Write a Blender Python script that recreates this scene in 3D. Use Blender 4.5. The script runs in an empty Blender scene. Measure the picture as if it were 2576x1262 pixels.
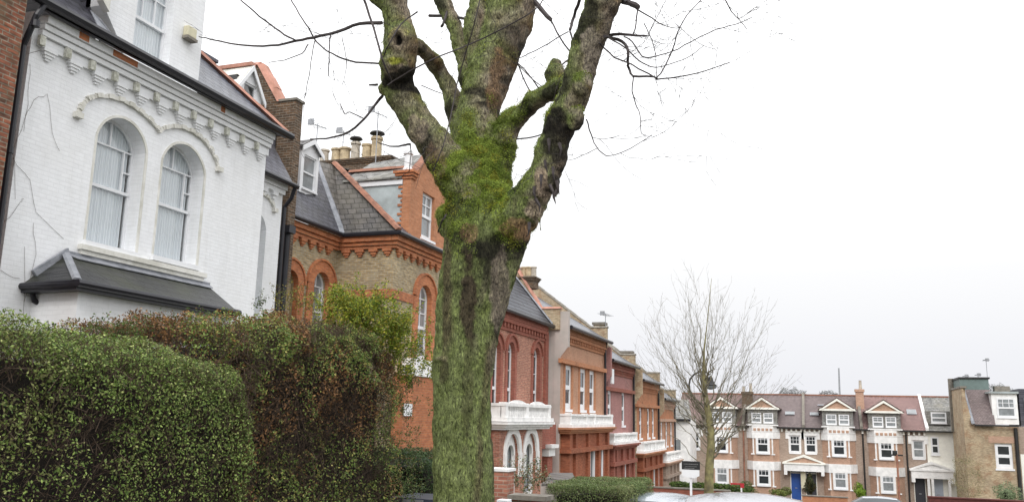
import bpy, bmesh, math, random
import numpy as np
from mathutils import Vector, noise
from mathutils.geometry import tessellate_polygon
random.seed(7); RNG = np.random.default_rng(7)
PI = math.pi
SC = bpy.context.scene
COL = SC.collection

# ------------------------------------------------------------------ camera model (street runs along +Y, downhill)
F_, PITCH, ROLL, YAW = 2167.0, .1877, .02346, -.3424
CX, CY = 1288.0, 631.0
_f = np.array([math.sin(YAW)*math.cos(PITCH), math.cos(YAW)*math.cos(PITCH), math.sin(PITCH)])
_r = np.array([math.cos(YAW), -math.sin(YAW), 0.0]); _u = np.cross(_r, _f)
_r2 = _r*math.cos(ROLL)+_u*math.sin(ROLL); _u2 = -_r*math.sin(ROLL)+_u*math.cos(ROLL)
EYE = np.array([0.0, 0.0, 1.6])
# survey helpers: where does a sight line of the photograph meet a known plane of the place
def _ray(a, b): return (a-CX)/F_*_r2-(b-CY)/F_*_u2+_f
def atX(a, b, x): d = _ray(a, b); return EYE+d*(x/d[0])
def atY(a, b, y): d = _ray(a, b); return EYE+d*(y/d[1])
def atZ(a, b, z): d = _ray(a, b); return EYE+d*((z-1.6)/d[2])
def ground_z(y):
    if y < 0: return 0.0
    return -.07*min(y, 88)

# ------------------------------------------------------------------ objects
def tag(o, label=None, cat=None, group=None, kind=None):
    if label: o['label'] = label
    if cat: o['category'] = cat
    if group: o['group'] = group
    if kind: o['kind'] = kind
    return o
def empty(name, loc, label, cat, group=None):
    o = bpy.data.objects.new(name, None); COL.objects.link(o); o.location = loc
    o.empty_display_size = .3
    ROOTLOC[o.name] = Vector(loc)
    return tag(o, label, cat, group)
ROOTLOC = {}
def link(name, me, parent=None, label=None):
    o = bpy.data.objects.new(name, me); COL.objects.link(o)
    if parent is not None:
        o.parent = parent
        off = Vector((0, 0, 0)); p = parent
        while p is not None:
            off += p.location; p = p.parent
        o.matrix_parent_inverse.identity()
        # geometry is written in world metres: shift it into the parent's frame
        me.transform(__import__('mathutils').Matrix.Translation(-off))
    if label: o['label'] = label
    return o

class MB:
    def __init__(s): s.v = []; s.f = []
    def add(s, vs, fs):
        n = len(s.v); s.v.extend([tuple(map(float, v)) for v in vs]); s.f.extend([tuple(i+n for i in f) for f in fs]); return s
    def box(s, x0, x1, y0, y1, z0, z1):
        v = [(x, y, z) for x in (x0, x1) for y in (y0, y1) for z in (z0, z1)]
        return s.add(v, [(0,1,3,2),(4,6,7,5),(0,4,5,1),(2,3,7,6),(0,2,6,4),(1,5,7,3)])
    def poly(s, pts): return s.add(pts, [tuple(range(len(pts)))])
    def prism(s, pts, d):           # polygon of 3d points swept by vector d
        n = len(pts); d = np.array(d, float)
        q = [np.array(p, float) for p in pts]
        t = tessellate_polygon([[Vector(p) for p in q]])
        fs = [tuple(a) for a in t]+[tuple(i+n for i in reversed(a)) for a in t]
        fs += [(i, (i+1) % n, (i+1) % n+n, i+n) for i in range(n)]
        return s.add(q+[p+d for p in q], fs)
    def tube(s, pts, rad, seg=8, cap=True):
        pts = [Vector(p) for p in pts]
        if not hasattr(rad, '__len__'): rad = [rad]*len(pts)
        ring = []; up = None
        n = len(pts); vs = []; fs = []
        for i, p in enumerate(pts):
            t = (pts[min(i+1, n-1)]-pts[max(i-1, 0)])
            if t.length < 1e-9: t = Vector((0, 0, 1))
            t.normalize()
            if up is None:
                up = Vector((0, 0, 1)) if abs(t.z) < .9 else Vector((1, 0, 0))
            a = (up-t*up.dot(t))
            if a.length < 1e-6: a = t.orthogonal()
            a.normalize(); b = t.cross(a); up = a
            for k in range(seg):
                w = 2*PI*k/seg
                vs.append(p+(a*math.cos(w)+b*math.sin(w))*rad[i])
        for i in range(n-1):
            for k in range(seg):
                k2 = (k+1) % seg
                fs.append((i*seg+k, i*seg+k2, (i+1)*seg+k2, (i+1)*seg+k))
        if cap:
            fs.append(tuple(range(seg))[::-1]); fs.append(tuple((n-1)*seg+k for k in range(seg)))
        return s.add(vs, fs)
    def lathe(s, c, prof, seg=16):
        vs = []; fs = []; n = len(prof)
        for r, z in prof:
            for k in range(seg):
                w = 2*PI*k/seg; vs.append((c[0]+r*math.cos(w), c[1]+r*math.sin(w), c[2]+z))
        for i in range(n-1):
            for k in range(seg):
                k2 = (k+1) % seg; fs.append((i*seg+k, i*seg+k2, (i+1)*seg+k2, (i+1)*seg+k))
        fs.append(tuple(range(seg))[::-1]); fs.append(tuple((n-1)*seg+k for k in range(seg)))
        return s.add(vs, fs)
    def build(s, name, mat, parent=None, label=None, smooth=False, bevel=0):
        me = bpy.data.meshes.new(name); me.from_pydata(s.v, [], s.f); me.update()
        bm = bmesh.new(); bm.from_mesh(me); bmesh.ops.recalc_face_normals(bm, faces=bm.faces); bm.to_mesh(me); bm.free()
        me.materials.append(mat)
        if smooth:
            me.polygons.foreach_set('use_smooth', [True]*len(me.polygons))
        o = link(name, me, parent, label)
        if bevel:
            m = o.modifiers.new('b', 'BEVEL'); m.width = bevel; m.segments = 2; m.limit_method = 'ANGLE'
        return o

class Face:
    """a wall plane: a runs along it, b is height, d comes out of it"""
    def __init__(s, axis, c, sign=1): s.axis = axis; s.c = c; s.sign = sign
    def p(s, a, b, d=0):
        return (s.c+d*s.sign, a, b) if s.axis == 'x' else (a, s.c+d*s.sign, b)
    def n(s, d): return (d*s.sign, 0, 0) if s.axis == 'x' else (0, d*s.sign, 0)
    def box(s, mb, a0, a1, b0, b1, d0, d1):
        if s.axis == 'x':
            xs = sorted((s.c+d0*s.sign, s.c+d1*s.sign)); mb.box(xs[0], xs[1], a0, a1, b0, b1)
        else:
            ys = sorted((s.c+d0*s.sign, s.c+d1*s.sign)); mb.box(a0, a1, ys[0], ys[1], b0, b1)
        return mb
    def rect(s, u0, u1, v0, v1):
        um, vm = (u0+u1)/2, (v0+v1)/2
        if s.axis == 'x':
            return atX(u0, vm, s.c)[1], atX(u1, vm, s.c)[1], atX(um, v1, s.c)[2], atX(um, v0, s.c)[2]
        return atY(u0, vm, s.c)[0], atY(u1, vm, s.c)[0], atY(um, v1, s.c)[2], atY(um, v0, s.c)[2]

def arch_poly(a0, a1, b0, b1, rise, n=14):
    """rectangle whose head is an arc of the given rise; b1 is the crown"""
    if rise <= 0: return [(a0, b0), (a1, b0), (a1, b1), (a0, b1)]
    w = (a1-a0)/2; c = (a0+a1)/2; R = (w*w+rise*rise)/(2*rise); zc = b1-R
    th = math.asin(min(1, w/R))
    if rise > w: th = PI-th
    pts = [(a0, b0), (a1, b0)]
    for i in range(n+1):
        t = th-2*th*i/n; pts.append((c+R*math.sin(t), zc+R*math.cos(t)))
    return pts
def rings(a0, a1, b0, b1, rise, grow, n=14):
    """the arc part only, inner and outer"""
    w = (a1-a0)/2; c = (a0+a1)/2; R = (w*w+rise*rise)/(2*rise); zc = b1-R
    th = math.asin(min(1, w/R))
    if rise > w: th = PI-th
    inn = [(c+R*math.sin(th-2*th*i/n), zc+R*math.cos(th-2*th*i/n)) for i in range(n+1)]
    out = [(c+(R+grow)*math.sin(th-2*th*i/n), zc+(R+grow)*math.cos(th-2*th*i/n)) for i in range(n+1)]
    return inn, out

def wall_mesh(mb, F, outer, holes=(), thick=.25):
    loops = [list(outer)]+[list(h) for h in holes]
    flat = [p for l in loops for p in l]
    tr = tessellate_polygon([[Vector((a, b, 0)) for a, b in l] for l in loops])
    n = len(flat)
    vs = [F.p(a, b, 0) for a, b in flat]+[F.p(a, b, -thick) for a, b in flat]
    fs = [tuple(t) for t in tr]+[tuple(i+n for i in t[::-1]) for t in tr]
    k = 0
    for l in loops:
        m = len(l)
        for i in range(m):
            j = (i+1) % m; fs.append((k+i, k+j, k+j+n, k+i+n))
        k += m
    mb.add(vs, fs)
    return mb

# ------------------------------------------------------------------ materials
def newmat(name):
    m = bpy.data.materials.new(name); m.use_nodes = True
    nt = m.node_tree; b = nt.nodes['Principled BSDF']
    return m, nt, b
def N(nt, t, **kw):
    n = nt.nodes.new(t)
    for k, v in kw.items():
        if k in n.inputs.keys(): n.inputs[k].default_value = v
        else: setattr(n, k, v)
    return n
def pos(nt): return nt.nodes.new('ShaderNodeNewGeometry').outputs['Position']
def coords(nt, mode):
    """planar metres: 'wall' -> (x+y, z);  'ys' -> (y, z*k) slopes facing the street;  'xs' -> (x, z*k)"""
    g = pos(nt); s = nt.nodes.new('ShaderNodeSeparateXYZ'); nt.links.new(g, s.inputs[0])
    c = nt.nodes.new('ShaderNodeCombineXYZ')
    if mode == 'wall':
        a = N(nt, 'ShaderNodeMath', operation='ADD'); nt.links.new(s.outputs[0], a.inputs[0]); nt.links.new(s.outputs[1], a.inputs[1])
        nt.links.new(a.outputs[0], c.inputs[0]); nt.links.new(s.outputs[2], c.inputs[1])
    else:
        nt.links.new(s.outputs[1 if mode == 'ys' else 0], c.inputs[0])
        a = N(nt, 'ShaderNodeMath', operation='MULTIPLY'); nt.links.new(s.outputs[2], a.inputs[0]); a.inputs[1].default_value = 1.35
        nt.links.new(a.outputs[0], c.inputs[1])
    return c.outputs[0]
def noise_tex(nt, vec, scale, detail=4, rough=.6, dist=0):
    n = nt.nodes.new('ShaderNodeTexNoise'); n.inputs['Scale'].default_value = scale; n.inputs['Detail'].default_value = detail
    n.inputs['Roughness'].default_value = rough; n.inputs['Distortion'].default_value = dist
    nt.links.new(vec, n.inputs['Vector']); return n.outputs['Fac']
def ramp(nt, fac, stops):
    r = nt.nodes.new('ShaderNodeValToRGB'); e = r.color_ramp.elements
    e[0].position, e[0].color = stops[0][0], (*stops[0][1], 1)
    e[1].position, e[1].color = stops[-1][0], (*stops[-1][1], 1)
    for p, c in stops[1:-1]:
        k = e.new(p); k.color = (*c, 1)
    nt.links.new(fac, r.inputs[0]); return r.outputs['Color']
def mixc(nt, f, a, b, mode='MIX'):
    m = nt.nodes.new('ShaderNodeMix'); m.data_type = 'RGBA'; m.blend_type = mode
    for s, v in ((0, f), (6, a), (7, b)):
        if hasattr(v, 'links') or hasattr(v, 'is_linked'): nt.links.new(v, m.inputs[s])
        elif s == 0: m.inputs[0].default_value = v
        else: m.inputs[s].default_value = (*v, 1)
    return m.outputs[2]
def bump(nt, b, h, strength=.5, dist=.02):
    n = nt.nodes.new('ShaderNodeBump'); n.inputs['Strength'].default_value = strength; n.inputs['Distance'].default_value = dist
    nt.links.new(h, n.inputs['Height']); nt.links.new(n.outputs[0], b.inputs['Normal']); return n

def brick_mat(name, c1, c2, mortar, grime=(.05,.045,.04), gf=.35, bw=.225, rh=.075, ms=.009, mode='wall', rough=.85, bs=.6, tonal=.25, third=None, streak=0):
    m, nt, b = newmat(name); v = coords(nt, mode)
    wob = nt.nodes.new('ShaderNodeTexNoise'); wob.inputs['Scale'].default_value = 1.3; nt.links.new(v, wob.inputs['Vector'])
    vm = N(nt, 'ShaderNodeVectorMath', operation='MULTIPLY_ADD'); nt.links.new(wob.outputs['Color'], vm.inputs[0]); vm.inputs[1].default_value = (.02,.02,0); nt.links.new(v, vm.inputs[2])
    t = nt.nodes.new('ShaderNodeTexBrick'); nt.links.new(vm.outputs[0], t.inputs['Vector'])
    t.inputs['Color1'].default_value = (*c1, 1); t.inputs['Color2'].default_value = (*c2, 1); t.inputs['Mortar'].default_value = (*mortar, 1)
    t.inputs['Scale'].default_value = 1; t.inputs['Mortar Size'].default_value = ms; t.inputs['Mortar Smooth'].default_value = .2
    t.inputs['Brick Width'].default_value = bw; t.inputs['Row Height'].default_value = rh; t.inputs['Bias'].default_value = 0
    col = t.outputs['Color']
    # per-brick tone comes from stretched noise, dirt from broad noise
    mp = nt.nodes.new('ShaderNodeMapping'); mp.inputs['Scale'].default_value = (1/bw, 1/rh, 1); nt.links.new(v, mp.inputs[0])
    pn = noise_tex(nt, mp.outputs[0], 1.1, 1, .5)
    col = mixc(nt, 1.0, col, ramp(nt, pn, [(.3, (1-tonal,)*3), (.7, (1+tonal,)*3)]), 'MULTIPLY')
    if third:
        col = mixc(nt, ramp(nt, noise_tex(nt, v, 1.6, 5, .7), [(.5, (0,0,0)), (.62, (1,1,1))]), col, mixc(nt, .6, col, third))
    g = ramp(nt, noise_tex(nt, pos(nt), .9, 6, .65), [(.42, (0,0,0)), (.75, (gf,)*3)])
    col = mixc(nt, g, col, grime)
    if streak:     # rain runs and soot, with a shape of their own
        ms_ = nt.nodes.new('ShaderNodeMapping'); ms_.inputs['Scale'].default_value = (2.6, 2.6, .35); nt.links.new(pos(nt), ms_.inputs[0])
        s1 = ramp(nt, noise_tex(nt, ms_.outputs[0], 1.7, 6, .7), [(.46, (0,0,0)), (.72, (streak,)*3)]); col = mixc(nt, s1, col, (.46,.46,.43))
        s2 = ramp(nt, noise_tex(nt, pos(nt), 22, 4, .8), [(.60, (0,0,0)), (.70, (streak*.8,)*3)]); col = mixc(nt, s2, col, (.42,.42,.40))
    nt.links.new(col, b.inputs['Base Color']); b.inputs['Roughness'].default_value = rough
    b.inputs['Specular IOR Level'].default_value = .25
    fine = noise_tex(nt, pos(nt), 60, 3)
    coarse = noise_tex(nt, v, 9, 5, .7); mm0 = N(nt, 'ShaderNodeMath', operation='MULTIPLY_ADD'); nt.links.new(coarse, mm0.inputs[0]); mm0.inputs[1].default_value = 2.2; nt.links.new(fine, mm0.inputs[2])
    mm = N(nt, 'ShaderNodeMath', operation='MULTIPLY_ADD'); nt.links.new(mm0.outputs[0], mm.inputs[0]); mm.inputs[1].default_value = .35
    inv = N(nt, 'ShaderNodeMath', operation='SUBTRACT'); inv.inputs[0].default_value = 1; nt.links.new(t.outputs['Fac'], inv.inputs[1]); nt.links.new(inv.outputs[0], mm.inputs[2])
    bump(nt, b, mm.outputs[0], bs, .012)
    return m
def plain_mat(name, c, rough=.6, var=.15, vs=3.0, spec=.4, bs=0, bscale=20, c2=None, metal=0):
    m, nt, b = newmat(name); p = pos(nt)
    f = noise_tex(nt, p, vs, 6, .65)
    c2 = c2 or tuple(x*(1-var) for x in c); c1 = tuple(min(1, x*(1+var*.5)) for x in c)
    nt.links.new(ramp(nt, f, [(.35, c2), (.65, c1)]), b.inputs['Base Color'])
    b.inputs['Roughness'].default_value = rough; b.inputs['Specular IOR Level'].default_value = spec; b.inputs['Metallic'].default_value = metal
    if bs: bump(nt, b, noise_tex(nt, p, bscale, 4), bs, .01)
    return m
M = {}
M['white_brick'] = brick_mat('white_painted_brick', (.86,.87,.89), (.84,.85,.87), (.81,.82,.84), grime=(.60,.59,.55), gf=.25, bs=.30, tonal=.03, streak=.16)
M['white_trim'] = plain_mat('white_painted_stone', (.74,.73,.69), .7, .12, 2.5, c2=(.56,.55,.49), bs=.3)
M['olive_trim'] = plain_mat('algae_stained_white_trim', (.66,.66,.60), .8, .3, 14, c2=(.36,.36,.29))
M['white_wood'] = plain_mat('white_gloss_paint', (.80,.81,.83), .4, .05)
M['white_stone'] = plain_mat('white_masonry_paint', (.88,.87,.86), .7, .1, 2.5, c2=(.72,.72,.71))
M['yellow_brick'] = brick_mat('yellow_stock_brick', (.44,.33,.18), (.33,.245,.135), (.42,.39,.32), gf=.4, third=(.42,.37,.27), tonal=.3)
M['orange_brick'] = brick_mat('orange_rubbed_brick', (.54,.205,.09), (.43,.15,.07), (.44,.26,.17), gf=.35, tonal=.18, ms=.005)
M['red_brick'] = brick_mat('red_brick', (.46,.20,.135), (.34,.135,.095), (.44,.32,.25), gf=.3, tonal=.25)
M['dull_orange_brick'] = brick_mat('dull_orange_brick', (.52,.235,.125), (.45,.19,.095), (.46,.27,.17), gf=.3, tonal=.12, ms=.005)
M['pink_brick'] = brick_mat('pink_painted_brick', (.42,.22,.205), (.37,.19,.175), (.36,.17,.15), gf=.25, tonal=.1, ms=.005)
M['russet_brick'] = brick_mat('russet_glazed_brick', (.40,.14,.075), (.29,.095,.05), (.28,.12,.07), gf=.35, tonal=.15, ms=.005)
M['salmon_brick'] = brick_mat('salmon_rubbed_brick', (.52,.30,.20), (.46,.25,.16), (.48,.31,.22), gf=.2, tonal=.08, ms=.004)
M['crimson_brick'] = brick_mat('crimson_brick', (.36,.115,.08), (.28,.085,.06), (.32,.16,.12), gf=.3, tonal=.15)
M['brown_brick'] = brick_mat('brown_stock_brick', (.16,.095,.055), (.09,.06,.04), (.23,.2,.16), gf=.5, tonal=.35)
M['corner_brick'] = brick_mat('mixed_red_brick', (.30,.10,.055), (.16,.075,.05), (.25,.22,.17), gf=.5, tonal=.45, third=(.13,.1,.06))
M['far_brick'] = brick_mat('pinkish_brown_brick', (.42,.32,.26), (.35,.265,.21), (.43,.36,.30), gf=.3, tonal=.15)  # far brick colours lightened in place of distance haze
M['far_orange'] = brick_mat('soft_orange_brick', (.55,.35,.25), (.49,.30,.21), (.52,.37,.29), gf=.25, tonal=.12)
M['tan_brick'] = brick_mat('tan_brick', (.50,.39,.26), (.40,.30,.19), (.46,.40,.30), gf=.4, tonal=.2, third=(.3,.16,.09))
M['slate'] = brick_mat('purple_grey_slate', (.105,.105,.13), (.075,.075,.095), (.025,.025,.03), grime=(.10,.10,.075), gf=.45, bw=.28, rh=.2, ms=.012, mode='ys', rough=.42, tonal=.22, bs=.9)
M['slate_pale'] = brick_mat('pale_blue_slate', (.16,.17,.20), (.12,.13,.16), (.05,.05,.06), grime=(.12,.12,.1), gf=.3, bw=.28, rh=.2, ms=.012, mode='ys', rough=.35, tonal=.15, bs=.9)  # paler, bluer and slightly smoother than the main slate
M['slate_side'] = brick_mat('grey_slate_side_slope', (.135,.125,.12), (.09,.085,.085), (.025,.025,.025), grime=(.16,.14,.10), gf=.5, bw=.3, rh=.2, ms=.014, mode='wall', rough=.45, tonal=.3, bs=.9)
M['slate_bay'] = brick_mat('mossy_bay_slate', (.04,.04,.042), (.03,.031,.033), (.012,.012,.012), grime=(.05,.058,.025), gf=.75, bw=.3, rh=.17, ms=.012, mode='ys', rough=.4, tonal=.2, bs=.9)
M['concrete_tile'] = brick_mat('dark_interlocking_tile', (.085,.09,.105), (.07,.075,.09), (.01,.01,.012), gf=.2, bw=2.2, rh=.30, ms=.035, mode='ys', rough=.5, tonal=.15, bs=1)
M['far_tile_brown'] = brick_mat('brown_roof_tile', (.25,.165,.15), (.19,.13,.12), (.09,.06,.06), grime=(.10,.10,.08), gf=.6, bw=.2, rh=.15, ms=.012, mode='xs', rough=.7, tonal=.3)  # far roof colours lightened too, standing in for haze
M['far_tile_red'] = brick_mat('red_roof_tile', (.30,.195,.18), (.25,.16,.15), (.13,.08,.08), gf=.2, bw=.2, rh=.15, ms=.012, mode='xs', rough=.7, tonal=.2)
M['far_tile_purple'] = brick_mat('purple_roof_tile', (.22,.175,.17), (.17,.135,.135), (.09,.07,.07), gf=.3, bw=.2, rh=.15, ms=.012, mode='xs', rough=.6, tonal=.2)
M['far_slate'] = brick_mat('grey_mottled_slate', (.26,.255,.245), (.17,.17,.165), (.08,.08,.08), grime=(.27,.25,.19), gf=.6, bw=.3, rh=.2, ms=.012, mode='xs', rough=.6, tonal=.35)
M['terracotta'] = plain_mat('terracotta_ridge_tile', (.50,.25,.19), .75, .25, 3, c2=(.34,.17,.12), bs=.3)
M['brown_terracotta'] = plain_mat('brown_terracotta_hip_tile', (.34,.155,.10), .75, .25, 3, c2=(.2,.10,.07), bs=.3)
M['lead'] = plain_mat('lead_flashing', (.28,.29,.32), .5, .3, 4, spec=.4, c2=(.16,.17,.19))
M['felt'] = plain_mat('grey_lead_cheek', (.42,.47,.48), .5, .25, 1.5, c2=(.30,.33,.33))
M['black'] = plain_mat('black_gutter_plastic', (.018,.018,.024), .35, .3)
M['blacklead'] = plain_mat('black_iron', (.02,.02,.02), .5, .3)
M['render'] = plain_mat('grey_pink_render', (.50,.43,.40), .85, .15, .8, c2=(.40,.37,.34))
M['cream_pot'] = plain_mat('buff_clay_pot', (.52,.42,.27), .8, .35, 5, c2=(.30,.24,.16))
M['grey_pot'] = plain_mat('grey_clay_pot', (.50,.45,.38), .8, .3, 5)
M['cream'] = plain_mat('cream_masonry_paint', (.88,.87,.80), .7, .08)
M['stonecap'] = plain_mat('weathered_stone', (.22,.20,.17), .85, .35, 4, bs=.4)
M['door_blue'] = plain_mat('blue_door_paint', (.03,.09,.33), .35, .1)
M['door_dark'] = plain_mat('charcoal_door_paint', (.045,.045,.055), .4, .1)
M['door_pale'] = plain_mat('pale_blue_door_paint', (.45,.50,.58), .4, .1)
M['door_yellow'] = plain_mat('pale_yellow_paint', (.62,.58,.42), .6, .1)
M['sage'] = plain_mat('sage_green_cladding', (.14,.19,.18), .6, .15)
M['red_paint'] = plain_mat('red_sign_paint', (.45,.03,.04), .5, .1)
M['dark_red_fence'] = plain_mat('dark_red_timber', (.10,.025,.02), .7, .3, 6)
M['metal_grey'] = plain_mat('galvanised_metal', (.35,.36,.38), .4, .2, metal=.6)
M['asphalt'] = plain_mat('asphalt', (.05,.05,.052), .9, .25, 8, bs=.5, bscale=80)
M['paving'] = brick_mat('concrete_paving', (.26,.25,.24), (.22,.215,.205), (.12,.12,.11), bw=.6, rh=.6, ms=.01, tonal=.1)
M['soil'] = plain_mat('garden_ground', (.07,.075,.035), .95, .4, 3, bs=.6, c2=(.045,.035,.02))
M['line'] = plain_mat('road_paint', (.7,.7,.66), .8, .2)
M['kerb'] = plain_mat('granite_kerb', (.30,.29,.28), .85, .2, 6)

# glass: thin, clear, reflecting
m, nt, b = newmat('window_glass')
nt.nodes.remove(b); out = nt.nodes['Material Output']
tr = N(nt, 'ShaderNodeBsdfTransparent'); tr.inputs[0].default_value = (.90,.93,.94,1)
gl = N(nt, 'ShaderNodeBsdfGlossy'); gl.inputs['Roughness'].default_value = .03
lw = nt.nodes.new('ShaderNodeLayerWeight'); lw.inputs['Blend'].default_value = .5
p3 = N(nt, 'ShaderNodeMath', operation='POWER'); nt.links.new(lw.outputs['Facing'], p3.inputs[0]); p3.inputs[1].default_value = 2.6
fr = N(nt, 'ShaderNodeMath', operation='MULTIPLY_ADD'); nt.links.new(p3.outputs[0], fr.inputs[0]); fr.inputs[1].default_value = .75; fr.inputs[2].default_value = .08
mx = N(nt, 'ShaderNodeMixShader'); nt.links.new(fr.outputs[0], mx.inputs[0]); nt.links.new(tr.outputs[0], mx.inputs[1]); nt.links.new(gl.outputs[0], mx.inputs[2]); nt.links.new(mx.outputs[0], out.inputs[0])
M['glass'] = m
M['dark_glass'] = plain_mat('dark_window_glass', (.035,.04,.045), .08, .4, 1.2, spec=.8)
M['grey_glass'] = plain_mat('curtained_window_glass', (.26,.28,.29), .12, .35, 1.5, spec=.7)
m, nt, b = newmat('net_curtain')
wv = nt.nodes.new('ShaderNodeTexWave'); wv.bands_direction = 'Y'; wv.inputs['Scale'].default_value = 4.5; wv.inputs['Distortion'].default_value = 1.2; wv.inputs['Detail'].default_value = 2
mp = nt.nodes.new('ShaderNodeMapping'); mp.inputs['Scale'].default_value = (1,1,.06); nt.links.new(pos(nt), mp.inputs[0]); nt.links.new(mp.outputs[0], wv.inputs['Vector'])
nt.links.new(ramp(nt, wv.outputs['Fac'], [(0, (.74,.76,.79)), (1, (.88,.89,.91))]), b.inputs['Base Color']); b.inputs['Roughness'].default_value = .9
bump(nt, b, wv.outputs['Fac'], .6, .03)
M['curtain'] = m
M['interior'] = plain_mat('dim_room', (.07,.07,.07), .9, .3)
M['pale_room'] = plain_mat('pale_room_wall', (.55,.55,.53), .9, .1)
# foliage reads each leaf's colour from the colour attribute
def leaf_mat(name, rough=.45, trans=.25):
    m, nt, b = newmat(name)
    a = nt.nodes.new('ShaderNodeAttribute'); a.attribute_name = 'Col'
    nt.links.new(a.outputs['Color'], b.inputs['Base Color']); b.inputs['Roughness'].default_value = rough; b.inputs['Specular IOR Level'].default_value = .22
    t = N(nt, 'ShaderNodeBsdfTranslucent'); nt.links.new(a.outputs['Color'], t.inputs[0])
    mx = N(nt, 'ShaderNodeMixShader'); mx.inputs[0].default_value = trans
    nt.links.new(b.outputs[0], mx.inputs[1]); nt.links.new(t.outputs[0], mx.inputs[2]); nt.links.new(mx.outputs[0], nt.nodes['Material Output'].inputs[0])
    return m
M['leaf'] = leaf_mat('leaf')
M['moss_leaf'] = leaf_mat('moss_and_ivy_leaf', .7, .3)
M['core'] = plain_mat('foliage_shade_core', (.014,.010,.007), .95, .5, 9, bs=1, bscale=30)  # near-black colour stands in for deep shade between the leaves
M['twig'] = plain_mat('dark_twig_bark', (.055,.045,.045), .8, .3, 6)
M['hedge_twig'] = plain_mat('brown_hedge_twig', (.095,.065,.045), .9, .5, 12)

# ------------------------------------------------------------------ leaves
def leaves_mesh(name, P, Nrm, size, color, mat, parent=None, jitter=.9, aspect=.5, curl=.15, label=None):
    n = len(P)
    d = Nrm+RNG.normal(0, jitter, (n, 3)); d /= np.linalg.norm(d, axis=1)[:, None]+1e-9
    t = RNG.normal(0, 1, (n, 3)); t -= d*(t*d).sum(1)[:, None]; t /= np.linalg.norm(t, axis=1)[:, None]+1e-9
    s = np.cross(d, t)
    L = np.asarray(size).reshape(-1, 1)*np.ones((n, 1))
    v0 = P-t*L*.5; v2 = P+t*L*.5+d*L*curl; v1 = P+s*L*aspect*.5+d*L*curl*.6; v3 = P-s*L*aspect*.5+d*L*curl*.6
    V = np.stack([v0, v1, v2, v3], 1).reshape(-1, 3)
    me = bpy.data.meshes.new(name); me.vertices.add(4*n); me.vertices.foreach_set('co', V.astype(np.float32).ravel())
    me.loops.add(4*n); me.loops.foreach_set('vertex_index', np.arange(4*n, dtype=np.int32))
    me.polygons.add(n); me.polygons.foreach_set('loop_start', np.arange(0, 4*n, 4, dtype=np.int32)); me.polygons.foreach_set('loop_total', np.full(n, 4, dtype=np.int32))
    me.update(calc_edges=True)
    ca = me.color_attributes.new('Col', 'FLOAT_COLOR', 'POINT')
    c4 = np.concatenate([np.clip(color, 0, 1), np.ones((n, 1))], 1); c4 = np.repeat(c4, 4, 0)
    ca.data.foreach_set('color', c4.astype(np.float32).ravel())
    me.materials.append(mat)
    return link(name, me, parent, label)
def vnoise(P, s, seed=0.0):
    return np.array([noise.noise(Vector((p[0]*s+seed, p[1]*s-seed, p[2]*s+seed*.5))) for p in P])
def sticks_mesh(name, A, B, rad, mat, parent=None):
    """many thin three-sided twigs"""
    n = len(A); d = B-A; L = np.linalg.norm(d, axis=1)[:, None]+1e-9; d = d/L
    t = RNG.normal(0, 1, (n, 3)); t -= d*(t*d).sum(1)[:, None]; t /= np.linalg.norm(t, axis=1)[:, None]; s = np.cross(d, t)
    r = np.asarray(rad).reshape(-1, 1)*np.ones((n, 1)); vs = []
    for k in range(3):
        w = 2*PI*k/3; vs.append(A+(t*math.cos(w)+s*math.sin(w))*r)
    for k in range(3):
        w = 2*PI*k/3; vs.append(B+(t*math.cos(w)+s*math.sin(w))*r*.5)
    V = np.stack(vs, 1).reshape(-1, 3)
    base = (np.arange(n)*6)[:, None]
    Fq = np.concatenate([base+np.array([[k, (k+1) % 3, (k+1) % 3+3, k+3]]) for k in range(3)], 1).reshape(-1, 4)
    me = bpy.data.meshes.new(name); me.vertices.add(6*n); me.vertices.foreach_set('co', V.astype(np.float32).ravel())
    m = len(Fq); me.loops.add(4*m); me.loops.foreach_set('vertex_index', Fq.astype(np.int32).ravel())
    me.polygons.add(m); me.polygons.foreach_set('loop_start', np.arange(0, 4*m, 4, dtype=np.int32)); me.polygons.foreach_set('loop_total', np.full(m, 4, dtype=np.int32))
    me.update(calc_edges=True); me.materials.append(mat)
    return link(name, me, parent)
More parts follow.
